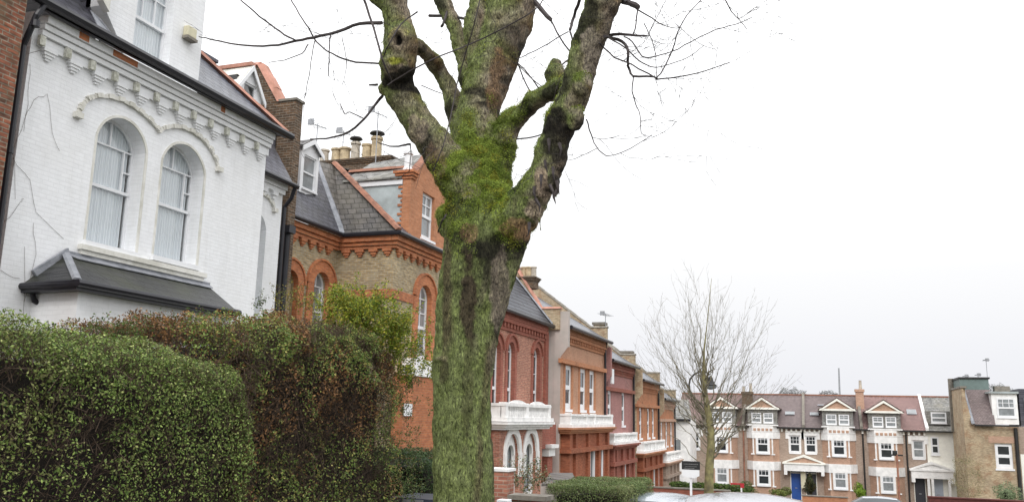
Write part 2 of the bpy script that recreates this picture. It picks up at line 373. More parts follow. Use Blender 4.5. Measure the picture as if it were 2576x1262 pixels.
# ------------------------------------------------------------------ building parts
def sash(house, F, r, rise=0, style='plain', reveal=.2, curtain=True, glass='glass', sill=.08, frame=.055, mat='white_wood', cut=None, casing=0, name='window', curtain_mat='curtain', label=None):
    a0, a1, b0, b1 = r
    poly = arch_poly(a0, a1, b0, b1, rise)
    w = a1-a0; mid = b0+(b1-b0)*.5 if cut is None else cut
    d0 = -reveal
    mb = MB(); G = Face(F.axis, F.c+d0*F.sign, F.sign)
    low = [(a0+frame, b0+frame*1.5), (a1-frame, b0+frame*1.5), (a1-frame, mid-frame*.5), (a0+frame, mid-frame*.5)]
    up = arch_poly(a0+frame, a1-frame, mid+frame*.5, b1-frame, rise*(1-2*frame/w) if rise > 0 else 0)
    wall_mesh(mb, G, poly, [low, up], .05)
    bw = max(.016, min(.03, w*.025)) if glass == 'glass' else max(.03, w*.035)
    def bar(x0, x1, z0, z1, dd=.004): G.box(mb, x0, x1, z0, z1, -.04, dd)
    sp = b1-rise if rise > 0 else b1-frame
    if style == 'margin':
        m1 = a0+frame+w*.15; m2 = a1-frame-w*.15; tp = sp-.02
        bar(m1-bw/2, m1+bw/2, mid, tp); bar(m2-bw/2, m2+bw/2, mid, tp); bar(a0+frame*.6, a1-frame*.6, tp-bw/2, tp+bw/2, .002)
        c = (a0+a1)/2; bar(c-bw/2, c+bw/2, tp, b1-frame*.8, .003)
        h = (mid+tp)/2; bar(a0+frame*.8, m1, h-bw/2, h+bw/2, .001); bar(m2, a1-frame*.8, h-bw/2, h+bw/2, .001)
    if style in ('grid6', 'grid4', 'top6'):
        nc = 3 if style != 'grid4' else 2
        for k in range(1, nc):
            c = a0+w*k/nc; bar(c-bw/2, c+bw/2, mid, b1-frame*.7-(rise*.15 if rise else 0))
        h = (mid+b1)/2; bar(a0+frame*.8, a1-frame*.8, h-bw/2, h+bw/2, .002)
    if style == 'cross':
        c = (a0+a1)/2; bar(c-bw/2, c+bw/2, b0+frame, b1-frame*.8)
        for h in ((mid+sp)/2, sp): bar(a0+frame*.8, a1-frame*.8, h-bw/2, h+bw/2, .002)
    # sash horns and meeting rail stand proud
    G.box(mb, a0+frame*.4, a1-frame*.4, mid-frame*.55, mid+frame*.55, -.06, .018)
    o = mb.build(name, M[mat], house, label)
    g = MB(); g.add([G.p(a, b, -.03) for a, b in arch_poly(a0+.01, a1-.01, b0+.01, b1-.01, rise*.98)], [tuple(range(len(poly)))])
    # one upper pane is a hair off true, as old glass is
    g.build('pane', M[glass], o)
    if curtain:
        c = MB(); n = 26
        pts = []
        gap = w*(.07+.09*(int(a0*10) % 2)) if style == 'margin' else 0
        for i in range(n+1):
            a = a0+.01+(w-.02-gap)*i/n; pts.append((a, -.064-.016*noise.noise(Vector((i*.75, a0*7, 1)))-.014*noise.noise(Vector((i*2.1, a0*3, 5)))))
        vs = [G.p(a, b0, d) for a, d in pts]+[G.p(a, b1-.01-(rise*.9 if rise else 0), d) for a, d in pts]
        if rise: vs += [G.p(a, b1-.01-rise+rise*max(0, 1-((a-(a0+a1)/2)/(w/2))**2)**.5*.98, d) for a, d in pts]
        fs = [(i, i+1, n+2+i, n+1+i) for i in range(n)]
        if rise: fs += [(n+1+i, n+2+i, 2*n+3+i, 2*n+2+i) for i in range(n)]
        c.add(vs, fs); c.build('curtain', M[curtain_mat], o)
    if glass == 'glass':
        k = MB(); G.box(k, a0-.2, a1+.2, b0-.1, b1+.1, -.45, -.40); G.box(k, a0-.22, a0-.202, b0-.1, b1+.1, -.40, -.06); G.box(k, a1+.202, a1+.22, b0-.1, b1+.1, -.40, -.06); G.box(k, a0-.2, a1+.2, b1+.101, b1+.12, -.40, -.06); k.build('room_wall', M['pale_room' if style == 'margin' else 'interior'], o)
    if sill:
        s = MB(); F.box(s, a0-.06, a1+.06, b0-sill, b0-.002, -reveal+.01, .07); s.build('sill', M[mat], o)
    if casing:
        return o, poly
    return o, poly

def build_wall(house, F, outer, holes, mat, name='wall', thick=.3, label=None):
    return wall_mesh(MB(), F, outer, holes, thick).build(name, M[mat], house, label)

def arch_band(house, F, r, rise, grow, out, mat, name='arch', legs=0, hood=None, seg=18):
    """voussoir ring (and straight legs) standing out of the wall, with an optional thin dark hood"""
    a0, a1, b0, b1 = r
    mb = MB(); a0 += .005; a1 -= .005; b1 -= .005; rise -= .001; inn, ou = rings(a0, a1, b0, b1, rise, grow, seg)
    for i in range(seg):
        mb.prism([F.p(*inn[i], -.12), F.p(*inn[i+1], -.12), F.p(*ou[i+1], -.12), F.p(*ou[i], -.12)], F.n(out+.12))
    if legs:
        F.box(mb, a0-grow, a0, b0, b1-rise, -.12, out); F.box(mb, a1, a1+grow, b0, b1-rise, -.12, out)
    o = mb.build(name, M[mat], house)
    if hood:
        h = MB(); i2, o2 = rings(a0-grow, a1+grow, b0, b1+grow, rise*(1+2*grow/(a1-a0)), hood[0], seg)
        for i in range(seg):
            h.prism([F.p(*i2[i], 0), F.p(*i2[i+1], 0), F.p(*o2[i+1], 0), F.p(*o2[i], 0)], F.n(out+hood[1]))
        h.build('hood_mould', M[hood[2]], house)
    return o

def gutter(house, pts, r=.065, name='gutter'):
    mb = MB(); mb.tube(pts, r, 8)
    return mb.build(name, M['black'], house)
def pipe(house, pts, r=.04, name='downpipe', mat='black', collars=()):
    mb = MB(); mb.tube(pts, r, 10)
    for z in collars:
        p = min(pts, key=lambda q: abs(q[2]-z)); mb.lathe((p[0], p[1], z), [(r*1.35, -.05), (r*1.35, .05)], 10)
    return mb.build(name, M[mat], house, smooth=False)

def slope(house, pts, mat, name='roof', thick=.05, label=None):
    p = [np.array(q, float) for q in pts]; n = np.cross(p[1]-p[0], p[2]-p[0]); n /= np.linalg.norm(n)
    if n[2] < 0: n = -n
    return MB().prism(p, -n*thick).build(name, M[mat], house, label)

def cap_line(house, a, b, w, h, mat, name='ridge', seg=None, lift=0):
    """ridge/hip/coping laid as short overlapping lengths"""
    a = np.array(a, float); b = np.array(b, float); L = np.linalg.norm(b-a); k = seg or max(1, int(L/.42)); mb = MB()
    d = (b-a)/L; side = np.cross(d, (0, 0, 1)); side /= np.linalg.norm(side)+1e-9; up = np.cross(side, d)
    for i in range(k):
        p = a+(b-a)*i/k; q = a+(b-a)*(i+1.03)/k; hh = h*(1+.12*(i % 2))
        mb.prism([p-side*w/2, p-side*w/4+up*hh, p+side*w/4+up*hh, p+side*w/2], q-p)
    return mb.build(name, M[mat], house)

def dormer(house, x, y0, y1, z0, ze, za, xback, front_mat, cheek_mat, roof_mat, win=None, win_style='plain', ridge_mat=None, over=.15, glass='glass', curtain=True, barge='white_wood'):
    """gabled dormer facing the street (+X)"""
    F = Face('x', x); ym = (y0+y1)/2
    d = MB(); holes = []
    holder = None
    outer = [(y0, z0), (y1, z0), (y1, ze), (ym, za), (y0, ze)]
    if win:
        pass
    root = wall_mesh(MB(), F, outer, [win_poly(win)] if win else [], .08).build('dormer', M[front_mat], house)
    if win: sash(root, F, win, 0, win_style, .04, curtain, glass, .05, .045)
    if cheek_mat:
        for yy in (y0+.01, y1-.06):
            MB().box(xback, x-.085, yy, yy+.05, z0, ze-.005).build('cheek', M[cheek_mat], root)
    for s in (0, 1):
        ya, yb = (y0-over, ym) if s == 0 else (y1+over, ym)
        sl = (za-ze)/(ym-y0); zl = ze-sl*over
        MB().prism([(x+over, ya, zl), (x+over, yb, za), (x+over, yb, za+.06), (x+over, ya, zl+.06)], (xback-x-over, 0, 0)).build('dormer_roof', M[roof_mat], root)
    if barge:
        b = MB()
        for s in (0, 1):
            ya, yb = (y0-over, ym) if s == 0 else (y1+over, ym)
            sl = (za-ze)/(ym-y0); zl = ze-sl*over
            b.prism([(x+over+.002, ya, zl-.12), (x+over+.002, yb, za-.12), (x+over+.002, yb, za+.03), (x+over+.002, ya, zl+.03)], (.03, 0, 0))
        b.build('bargeboard', M[barge], root)
    if ridge_mat:
        MB().box(xback, x+over, ym-.09, ym+.09, za+.02, za+.12).build('ridge', M[ridge_mat], root)
    return root
def win_poly(w): return [(w[0], w[2]), (w[1], w[2]), (w[1], w[3]), (w[0], w[3])]

def chimney(house, x0, x1, y0, y1, z0, z1, mat, pots, pot_h=.7, pot_r=.14, pot_mat='cream_pot', cap=.12, cowls=(), oversail=3):
    mb = MB(); mb.box(x0, x1, y0, y1, z0, z1-.07*oversail)
    for k in range(oversail):
        e = .04*(k+1); mb.box(x0-e, x1+e, y0-e, y1+e, z1-.07*(oversail-k)+.001, z1-.07*(oversail-k-1))
    c = mb.build('chimney', M[mat], house)
    MB().box(x0+.02, x1-.02, y0+.02, y1-.02, z1, z1+cap*.5).build('flaunching', M['stonecap'], c)
    for i, (px, py, hh) in enumerate(pots):
        p = MB(); h = pot_h*hh; r = pot_r*(.92+.16*((i*7) % 3)/2)
        p.lathe((px, py, z1), [(r*1.15, 0), (r*1.15, h*.12), (r*.98, h*.16), (r*.9, h*.8), (r*1.12, h*.83), (r*1.12, h*.93), (r*.95, h*.95), (r*.8, h*.95), (r*.8, h*.8)], 16)
        po = p.build('chimney_pot', M[pot_mat if i % 3 else 'grey_pot'], c, smooth=False)
        if i in cowls:
            q = MB(); q.lathe((px, py, z1+h+.06), [(r*1.2, 0), (r*1.45, .03), (r*1.2, .10), (r*.2, .13)], 12)
            for w in range(3):
                q.tube([(px+r*.8*math.cos(w*2.1), py+r*.8*math.sin(w*2.1), z1+h*.93), (px+r*.8*math.cos(w*2.1), py+r*.8*math.sin(w*2.1), z1+h+.08)], .012, 4)
            q.build('cowl', M['blacklead'], c)
    return c

LEFT = 'terraced houses down the left side of the street'
def aerial(x, y, z, h, label, wid=.9, mat='metal_grey', parent=None):
    e = empty('television_aerial', (x, y, z), label, 'aerial', 'television aerials on the roofs')
    MB().tube([(x, y, z), (x, y, z+h)], .022, 6).build('mast', M[mat], e)
    mb = MB(); mb.tube([(x-.1, y-wid/2, z+h-.1), (x+.1, y+wid/2, z+h-.05)], .016, 5)
    for k in range(7):
        t = -wid/2+wid*k/6; mb.tube([(x-.25+.1*t, y+t, z+h-.09), (x+.25+.1*t, y+t, z+h-.06)], .009, 4)
    mb.box(x-.14, x+.14, y-wid/2-.02, y-wid/2+.02, z+h-.2, z+h+.05)
    mb.build('antenna', M[mat], e)
    return e

# =================================================================== WHITE HOUSE (first on the left)
def white_house():
    H = empty('terraced_house', (-12, 13, -.9), 'white painted brick house with two arched sash windows over a slate bay roof', 'house', LEFT)
    F = Face('x', -12.0)
    y0, y1, zt = 9.86, 16.36, 7.98
    holes = []
    W1 = (11.43, 12.63, 4.42, 6.84); W2 = (13.08, 14.32, 4.46, 6.86)
    for w in (W1, W2):
        # whole opening is cut wider than the frame, which leans into the splayed reveal
        o, p = sash(H, F, w, .48, 'margin', .30, True, 'glass', .10, .05, cut=w[2]+1.12)
        holes.append(p)
    # wall incl. the gabled dormer that rises flush from it
    dy0, dy1 = 11.22, 13.86
    dwin = (12.0, 12.98, 8.24, 10.1)
    sash(H, F, dwin, 0, 'grid6', .18, True, 'glass', .0, .055, cut=9.0, name='dormer_window', curtain_mat='curtain')
    outer = [(y0, -1.4), (y1, -1.4), (y1, zt), (dy1, zt), (dy1, 11.3), (12.54, 12.7), (dy0, 11.3), (dy0, 8.75), (11.78, 8.12), (11.78, zt), (y0, zt)]
    build_wall(H, F, outer, holes+[win_poly(dwin)], 'white_brick', 'front_wall', .42)
    # return at the right end and the recessed bay with the slim window
    MB().box(-14.2, -12.421, y1-.3, y1, -1.4, zt).build('side_wall', M['white_brick'], H)
    G = Face('x', -13.3)
    W3 = (17.30, 18.38, 3.2, 6.56)
    o, p = sash(H, G, W3, .42, 'grid4', .28, True, 'glass', .1, .07)
    build_wall(H, G, [(y1+.01, -1.4), (18.98, -1.4), (18.98, 7.5), (y1+.01, 7.5)], [p], 'white_brick', 'recessed_wall')
    MB().box(-24, -13.61, 18.7, 18.97, -1.4, 7.5).build('rear_side_wall', M['white_brick'], H)
    # window sill course under both windows, plaster architrave
    s = MB(); F.box(s, 11.28, 14.55, 4.24, 4.33, -.02, .11); F.box(s, 11.32, 14.5, 4.16, 4.238, -.02, .07)
    s.build('sill_course', M['white_trim'], H)
    for w in (W1, W2):
        # broad smooth reveal splay right of each frame
        w = (w[0]+.004, w[1]-.004, w[2], w[3]-.004); m = MB(); inn, ou = rings(*w, .477, .05, 16)
        for i in range(16): m.prism([F.p(*inn[i], -.02), F.p(*inn[i+1], -.02), F.p(*ou[i+1], -.02), F.p(*ou[i], -.02)], F.n(.03))
        F.box(m, w[0]-.05, w[0], w[2]+.01, w[3]-.477, -.02, .008); F.box(m, w[1], w[1]+.05, w[2]+.01, w[3]-.477, -.02, .008)
        m.build('window_surround', M['white_trim'], H)
    # hood moulds made of little projecting bricks that run over both arches
    def hood(FF, pix, name='hood_mould', n=None, dx=.045):
        pts = [FF.p(*((atX(u, v, FF.c)[1], atX(u, v, FF.c)[2]))) for u, v in pix]
        pts = [np.array(p) for p in pts]; seg = []
        for a, b in zip(pts[:-1], pts[1:]):
            k = max(1, int(np.linalg.norm(b-a)/.055))
            seg += [a+(b-a)*i/k for i in range(k)]
        mb = MB()
        for i, p in enumerate(seg):
            t = (seg[min(i+1, len(seg)-1)]-seg[max(i-1, 0)]); t /= np.linalg.norm(t)+1e-9; nn = np.array([0, -t[2], t[1]])
            L = .062; o_ = dx+(.028 if (i//2) % 2 else 0); hh = .036
            mb.prism([p-t*L/2-nn*hh-np.array([.02,0,0]), p+t*L/2-nn*hh-np.array([.02,0,0]), p+t*L/2+nn*hh*(1.3 if (i//2) % 2 else .9)-np.array([.02,0,0]), p-t*L/2+nn*hh*(1.3 if (i//2) % 2 else .9)-np.array([.02,0,0])], (o_+.02, 0, 0))
        for e in (seg[0], seg[-1]): mb.box(e[0]-.02, e[0]+.10, e[1]-.075, e[1]+.075, e[2]-.07, e[2]+.03)
        return mb.build(name, M['white_trim'], H)
    hood(F, [(192,288),(203,266),(220,248),(243,241),(272,243),(305,252),(337,270),(366,293),(388,316),(398,330),(410,322),(430,318),(455,320),(482,331),(508,350),(527,374),(541,402),(550,432)])
    hood(G, [(648,487),(662,488),(676,500),(687,520),(690,535)])
    # cornice: string courses with stepped corbels below
    c = MB()
    for z0_, z1_, d in ((7.80, 7.93, .20), (7.70, 7.79, .15), (7.60, 7.69, .11), (7.42, 7.59, .05)):
        F.box(c, y0+.1, y1+.02, z0_, z1_, -.02, d)
    c.build('cornice', M['white_brick'], H)
    k = 0; y = y0+.32
    while y < y1-.1:
        b = MB()
        for j, (hw, za, zb, d) in enumerate(((.135, 7.365, 7.415, .10), (.105, 7.315, 7.364, .08), (.075, 7.265, 7.314, .06), (.045, 7.225, 7.264, .04))):
            F.box(b, y-hw, y+hw, za, zb, -.02, d)
        MB().box(-12+.052, -12+.118, y-.25, y-.14, 7.42, 7.585).build('corbel_stop', M['olive_trim'], H)
        b.build('corbel', M['white_brick'], H)
        y += .535
    c = MB()
    for z0_, z1_, d in ((7.32, 7.47, .16), (7.2, 7.31, .1)): G.box(c, y1+.05, 18.96, z0_, z1_, -.02, d)
    y = 16.75
    while y < 18.8:
        G.box(c, y-.11, y+.11, 7.09, 7.199, -.02, .1); G.box(c, y-.06, y+.06, 7.0, 7.089, -.02, .06); y += .45
    c.build('recess_cornice', M['white_brick'], H)
    # two places where paint is off and red brick shows
    c = MB()
    for (u0, v0), (u1, v1) in (((199,103),(222,124)), ((284,150),(345,184)), ((556,285),(566,292))):
        a = atX(u0, v0, -11.79); b_ = atX(u1, v1, -11.79)
        MB().box(-11.80, -11.793, a[1], b_[1], 7.80+.01, 7.925).build('bare_brick_patch', M['orange_brick'], H)

    # roof: front slope, hip at right, upper slope
    e = -11.72; z = 8.02; p = 1.05
    hx, hy = 2.55, 2.35            # hip run back
    A = (e, y0-.1, z); B = (e, y1+.35, z)
    T = atX(505, 180, -14.1)
    zr = z+p*(4.3)
    hip_top = (e-3.1, y1+.35-3.0, z+p*3.1)
    # front slope left and right of the dormer
    slope(H, [A, (e, dy0+.02, z), (e-3.1, dy0+.02, z+p*3.1), (e-3.1, y0-.1, z+p*3.1)], 'slate')
    slope(H, [(e, dy1-.02, z), B, hip_top, (e-3.1, dy1-.6, z+p*3.1), (e-2.3, dy1-.02, z+p*2.3)], 'slate_pale')
    slope(H, [B, (e-3.1, y1+.35, z), hip_top], 'slate_side', 'hip_slope')
    cap_line(H, (B[0], B[1], B[2]+.03), (hip_top[0], hip_top[1], hip_top[2]+.03), .2, .07, 'terracotta', 'hip_tiles')
    # flashing beside dormer foot
    MB().prism([F.p(11.20, 8.42, .02), F.p(11.80, 8.10, .02), F.p(11.72, 8.02, .25), F.p(11.0, 8.06, .25), F.p(10.95, 8.5, .0)], (0, 0, .02)).build('flashing', M['lead'], H)
    # dormer body behind its front
    MB().box(-17, -12.31, dy0, dy0+.2, 8.2, 11.3).build('dormer_cheek', M['slate'], H)
    MB().box(-17, -12.31, dy1-.2, dy1, 8.2, 11.3).build('dormer_cheek', M['white_brick'], H)
    # kneeler that curves out at the left foot of the dormer gable
    MB().prism([F.p(dy0-.16, 9.5, .0), F.p(dy0-.16, 8.75, .0), F.p(dy0+.02, 8.6, .0), F.p(dy0+.02, 9.6, .0)], F.n(.14)).build('kneeler', M['white_trim'], H)
    # rear higher roof over the recess and behind
    r1 = atX(495, 133, -16.4); r2 = atX(570, 190, -16.4)
    zr = r1[2]
    slope(H, [(-14.2, 15.9, zr-2.2), (-14.2, 19.75, zr-2.2), (-16.4, 19.75, zr), (-16.4, 13.2, zr), (-14.8, 13.2, zr-1.6)], 'slate_pale', 'rear_roof')
    MB().box(-16.5, -16.3, 13.0, 19.6, zr, zr+.1).build('rear_ridge', M['slate'], H)
    # roof over the recess and its gutter
    g0 = atX(655, 430, -13.55)
    slope(H, [(-13.02, y1+.0, 7.5), (-13.02, 19.05, 7.5), (-14.25, 19.6, 9.0), (-14.25, y1+.1, 9.0)], 'slate', 'recess_roof')
    MB().box(-14.4, -14.2, y1-.2, 19.75, 8.6, 9.2).build('upper_wall', M['slate'], H)
    # second dormer, white boarded gable
    da = atX(632, 180, -14.3); db = atX(655, 252, -14.3); dc = atX(598, 225, -14.3); dd = atX(652, 292, -14.3)
    dormer(H, -14.3, 17.95, db[1]+.05, dd[2]-.15, (dc[2]+db[2])/2+.05, da[2]+.12, -16.2, 'white_wood', 'interior', 'white_trim', win=(18.3, db[1]-.2, dd[2]-.05, dd[2]+.75), ridge_mat='terracotta', curtain=False, over=.08)
    # gutters and pipes
    gutter(H, [(-11.62, y0-.35, 8.02), (-11.62, y1+.42, 7.98)], .085)
    MB().box(-11.74, -11.68, y0-.1, y1+.3, 7.92, 8.1).build('fascia', M['black'], H)
    gutter(H, [(-12.97, y1+.1, 7.48), (-12.97, 19.15, 7.46)], .07)
    pipe(H, [(-11.62, 9.72, 8.0), (-11.66, 9.62, 7.75), (-11.86, 9.62, 7.25), (-11.86, 9.64, 2.0), (-11.86, 9.64, -.8)], .05, collars=(7.6, 5.5))
    pipe(H, [(-12.97, 19.05, 7.45), (-13.1, 19.1, 7.15), (-13.3, 19.1, 6.9), (-13.3, 19.1, -.9)], .055)
    pipe(H, [(-13.5, 19.62, 6.3), (-13.5, 19.62, -.9)], .085, 'soil_pipe')
    # hopper and waste pipe group
    MB().box(-13.6, -13.3, 19.4, 19.7, 6.3, 6.5).build('rainwater_hopper', M['black'], H)
    # bay roof with mossy slates, lead flashing and gutter
    zb = 3.47; C0 = np.array((-12.0, 10.28, zb)); C1 = np.array((-10.72, 10.08, zb)); 
    C1 = np.array((-10.72, 10.75, zb)); C1 = Zc = atZ(175, 707, zb); C2 = atZ(600, 777, zb)
    C1 = np.array([-10.72, C1[1], zb]); C2 = np.array([-10.72, C2[1], zb]); C2[1] = atX(598, 777, -10.72)[1]
    C3 = np.array((-12.0, C2[1]+.9, zb)); T0 = np.array((-12.0, 11.05, 4.12)); T1 = np.array((-12.0, 14.7, 4.12))
    slope(H, [C1, C2, T1, T0], 'slate_bay', 'bay_roof'); slope(H, [C0, C1, T0], 'slate_bay', 'bay_roof'); slope(H, [C2, C3, T1], 'slate_bay', 'bay_roof')
    cap_line(H, C1+(0, 0, .02), T0+(0, 0, .02), .14, .035, 'lead', 'bay_hip', seg=1)
    MB().prism([(-11.98, 10.4, 3.72), (-11.94, 11.0, 4.2), (-11.94, 11.06, 4.05), (-11.94, 10.5, 3.58)], (.05, 0, 0)).build('flashing', M['lead'], H)
    f = MB(); f.prism([(-11.99, 11.0, 4.06), (-11.99, 14.75, 4.06), (-11.99, 14.75, 4.17), (-11.99, 11.0, 4.17)], (.03, 0, 0)); f.prism([(-11.96, 11.0, 4.10), (-11.96, 14.75, 4.10), (-11.76, 14.6, 4.02), (-11.76, 11.12, 4.02)], (0, 0, .02))
    f.build('lead_apron', M['lead'], H)
    gp = [tuple(C0+(0, 0, -.03)), tuple(C1+(.04, -.02, -.03)), tuple(C2+(.04, 0, -.03)), tuple(C3+(0, 0, -.03))]
    gutter(H, gp, .06, 'bay_gutter')
    sf = MB(); sf.prism([C0+(0,0,-.08), C1+(0,0,-.08), C2+(0,0,-.08), C3+(0,0,-.08)], (0, 0, -.05)); sf.build('bay_soffit', M['black'], H)
    # bay walls below
    i1 = np.array((-10.9, C1[1]+.1)); i2 = np.array((-10.9, C2[1]-.05))
    bw = MB(); bw.prism([(-12, 10.5, 3.38), (i1[0], i1[1]+.12, 3.38), (i2[0], i2[1], 3.38), (-12, C3[1]-.2, 3.38)], (0, 0, -4.8)); bw.build('bay_wall', M['white_brick'], H)
    pipe(H, [tuple(C0+(.1, .12, -.08)), tuple(C0+(.12, .16, -.24)), tuple(C0+(.3, .55, -.42)), tuple(C0+(.32, .6, -.6)), tuple(C0+(.32, .6, -3.5))], .045, 'bay_downpipe')
    # bare climber stems on the wall
    rnd = random.Random(3); v = MB()
    for st in ([(40,500),(35,380),(60,300),(85,250),(120,240),(130,330),(150,380)], [(30,400),(75,455),(90,530),(160,600)], [(8,560),(50,510),(60,500)], [(62,840),(60,780),(62,620)], [(0,680),(50,700)], [(70,140),(110,125),(150,110),(190,96)], [(75,160),(72,230),(60,330)], [(85,560),(90,640),(60,760)]):
        pts = []
        for a, b_ in zip(st[:-1], st[1:]):
            for t in (0, .33, .66): pts.append((a[0]+(b_[0]-a[0])*t+rnd.uniform(-3, 3), a[1]+(b_[1]-a[1])*t+rnd.uniform(-4, 4)))
        pts.append(st[-1]); v.tube([tuple(atX(u, vv, -11.99)) for u, vv in pts], .0026, 4)
    tag(v.build('climber_stem', M['hedge_twig']), 'bare dry climber stems clinging to the white painted wall', 'climbing plant')
    # alarm box
    A_ = empty('alarm_box', tuple(atX(482, 88, -11.95)), 'small weathered alarm box fixed to the white dormer wall', 'alarm box')
    q = atX(480, 83, -11.9); bx = MB(); bx.box(-11.995, -11.86, q[1]-.12, q[1]+.14, q[2]-.10, q[2]+.12); bx.build('casing', M['door_yellow'], A_, bevel=.02)
    bx = MB(); bx.box(-11.99, -11.84, q[1]-.14, q[1]+.16, q[2]-.16, q[2]-.105); bx.build('backplate', M['stonecap'], A_)
    # corner house beyond the left edge (mixed red brick wall)
    Q = empty('corner_house', (-11.9, 8.5, -.6), 'dark mixed red brick house wall at the left edge beside the white house', 'house')
    MB().box(-16, -11.7, 3.0, 9.45, -1.2, 12).build('wall', M['corner_brick'], Q)
    # party wall with terracotta coping and stack between white and stock brick house
    P = empty('party_wall', (-15, 19.9, 6), 'brown brick party wall with terracotta coping and square stack beside the white house roof', 'wall')
    yp = 19.8; prof = [(568,176),(652,156),(664,156),(700,258),(702,262),(745,252)]
    pp = [atY(u, v, yp) for u, v in prof]
    zf = pp[-1][2]; poly = [(pp[0][0]-4, pp[0][2]), (pp[1][0], pp[0][2]), (pp[3][0], pp[3][2]), (pp[3][0], zf), (pp[-1][0], zf), (pp[-1][0], 5), (pp[0][0]-4, 5)]
    wall_mesh(MB(), Face('y', yp, -1), poly, [], .35).build('wall', M['brown_brick'], P)
    cap_line(P, (pp[1][0], yp+.17, pp[0][2]), (pp[3][0], yp+.17, pp[3][2]+.02), .5, .14, 'terracotta', 'coping')
    cap_line(P, (pp[0][0]-4, yp+.17, pp[0][2]), (pp[1][0], yp+.17, pp[0][2]), .5, .12, 'terracotta', 'coping')
    MB().box(pp[3][0]-.02, pp[-1][0]+.04, yp-.04, yp+.4, zf, zf+.07).build('stack_cap', M['stonecap'], P)
    return H
white_house()

# =================================================================== STOCK BRICK HOUSE (second)
def stock_house():
    H = empty('terraced_house', (-12.2, 25, -1.6), 'yellow stock brick house with orange arches, left of and behind the mossy trunk', 'house', LEFT)
    xr, xf, ze, yc, y1 = -14.2, -12.2, 7.0, 23.4, 30.2
    R_ = Face('x', xr); F = Face('x', xf); S = Face('y', yc, -1)
    w1 = (22.12, 23.0, 3.2, 5.75); w0 = (20.55, 21.3, 3.2, 5.55)
    o, p1 = sash(H, R_, w1, .42, 'margin', .18, False, 'grey_glass', .1, .06, cut=4.55)
    blind = arch_poly(*w0, .36)
    build_wall(H, R_, [(20.15, -2), (yc, -2), (yc, ze), (20.15, ze)], [p1, blind], 'yellow_brick', 'recessed_wall')
    MB().box(xr-.45, xr-.2, w0[0]-.3, w0[1]+.5, 2.9, 5.9).build('blind_niche', M['yellow_brick'], H)
    arch_band(H, R_, w1, .42, .34, .05, 'orange_brick', legs=1, hood=(.06, .04, 'orange_brick'))
    arch_band(H, R_, w0, .36, .30, .05, 'orange_brick', legs=1, hood=(.06, .04, 'orange_brick'))
    f1 = (25.2, 26.2, 3.3, 5.75); f2 = (28.0, 28.95, 3.3, 5.75)
    hs = []
    for w in (f1, f2):
        o, p = sash(H, F, w, .45, 'cross', .14, False, 'grey_glass', .1, .09, cut=4.35); hs.append(p)
        arch_band(H, F, w, .45, .34, .05, 'orange_brick', legs=1, hood=(.06, .05, 'orange_brick'))
    # brick dormer gable rises flush with the front
    d0, d1, dm, zap = 24.35, 27.9, 26.1, 10.6
    dw = (25.25, 26.2, 7.3, 8.85)
    sash(H, F, dw, 0, 'grid4', .1, False, 'grey_glass', .08, .09, name='dormer_window')
    build_wall(H, F, [(yc, -2), (y1, -2), (y1, ze-.02), (yc, ze-.02)], hs, 'yellow_brick', 'front_wall')
    build_wall(H, F, [(d0, ze), (d1, ze), (d1, 9.0), (dm, zap), (d0, 9.05)], [win_poly(dw)], 'dull_orange_brick', 'dormer_wall')
    build_wall(H, S, [(xr+.002, -2), (xf-.302, -2), (xf-.302, ze), (xr+.002, ze)], [], 'yellow_brick', 'side_wall')
    MB().box(xf-.30, xf-.003, yc+.004, yc+.2, -2, ze-.03).build('corner_return', M['yellow_brick'], H)
    # orange string band and cornice with brick corbels all round
    bd = MB(); F.box(bd, yc-.03, 24.85, 5.02, 5.3, -.01, .03); S.box(bd, xr+.01, xf-.011, 5.02, 5.3, -.01, .03)
    bd.build('string_course', M['orange_brick'], H)
    bd = MB(); F.box(bd, 26.5, 27.65, 5.02, 5.3, -.01, .03); bd.build('string_course', M['orange_brick'], H)
    cn = MB()
    for z0_, z1_, d in ((6.78, 6.95, .22), (6.66, 6.77, .15), (6.56, 6.65, .10)):
        F.box(cn, yc-d, y1, z0_, z1_, -.01, d); S.box(cn, xr+d, xf-.001, z0_, z1_, -.01, d); R_.box(cn, 20.15, yc-d-.001, z0_, z1_, -.01, d)
    cn.build('cornice', M['orange_brick'], H)
    def corb(Fa, a):
        b = MB()
        for hw, za, zb, d in ((.15, 6.47, 6.555, .11), (.10, 6.39, 6.469, .08), (.055, 6.33, 6.389, .05)): Fa.box(b, a-hw, a+hw, za, zb, -.02, d)
        b.build('corbel', M['orange_brick'], H)
    for a in np.arange(20.4, yc-.2, .48): corb(R_, a)
    for a in np.arange(xr+.35, xf, .48): corb(S, a)
    for a in np.arange(yc+.25, y1, .48): corb(F, a)
    # roofs
    ov = .25
    hipt = np.array((-15.35, 24.75, 9.85))
    C = np.array((xf+ov, yc-ov, ze+.02)); Rv = np.array((xr+ov+.05, yc-ov, ze+.02))
    vt = np.array((-15.4, 24.1, 9.75))
    slope(H, [(xr+ov, 20.15, ze+.02), Rv, (-15.55, 24.0, 9.8), (-16.1, 20.15, 9.8)], 'slate', 'roof')
    slope(H, [Rv, C, hipt, (-15.55, 24.0, 9.8)], 'slate_side', 'side_roof')
    cap_line(H, C+(0, 0, .05), hipt+(0, 0, .05), .24, .09, 'brown_terracotta', 'hip_tiles')
    cap_line(H, Rv+(0, 0, .03), np.array((-15.6, 23.95, 9.85)), .26, .03, 'lead', 'valley_lead', seg=1)
    slope(H, [C, (xf+ov, d0, ze+.02), (xf-3.2+ov, d0+1.5, 9.85), hipt], 'slate', 'front_roof')
    slope(H, [(xf+ov, d1, ze+.02), (xf+ov, y1, ze+.02), (-16.0, y1, 10.2), (-16.0, d1, 10.2)], 'slate', 'front_roof')
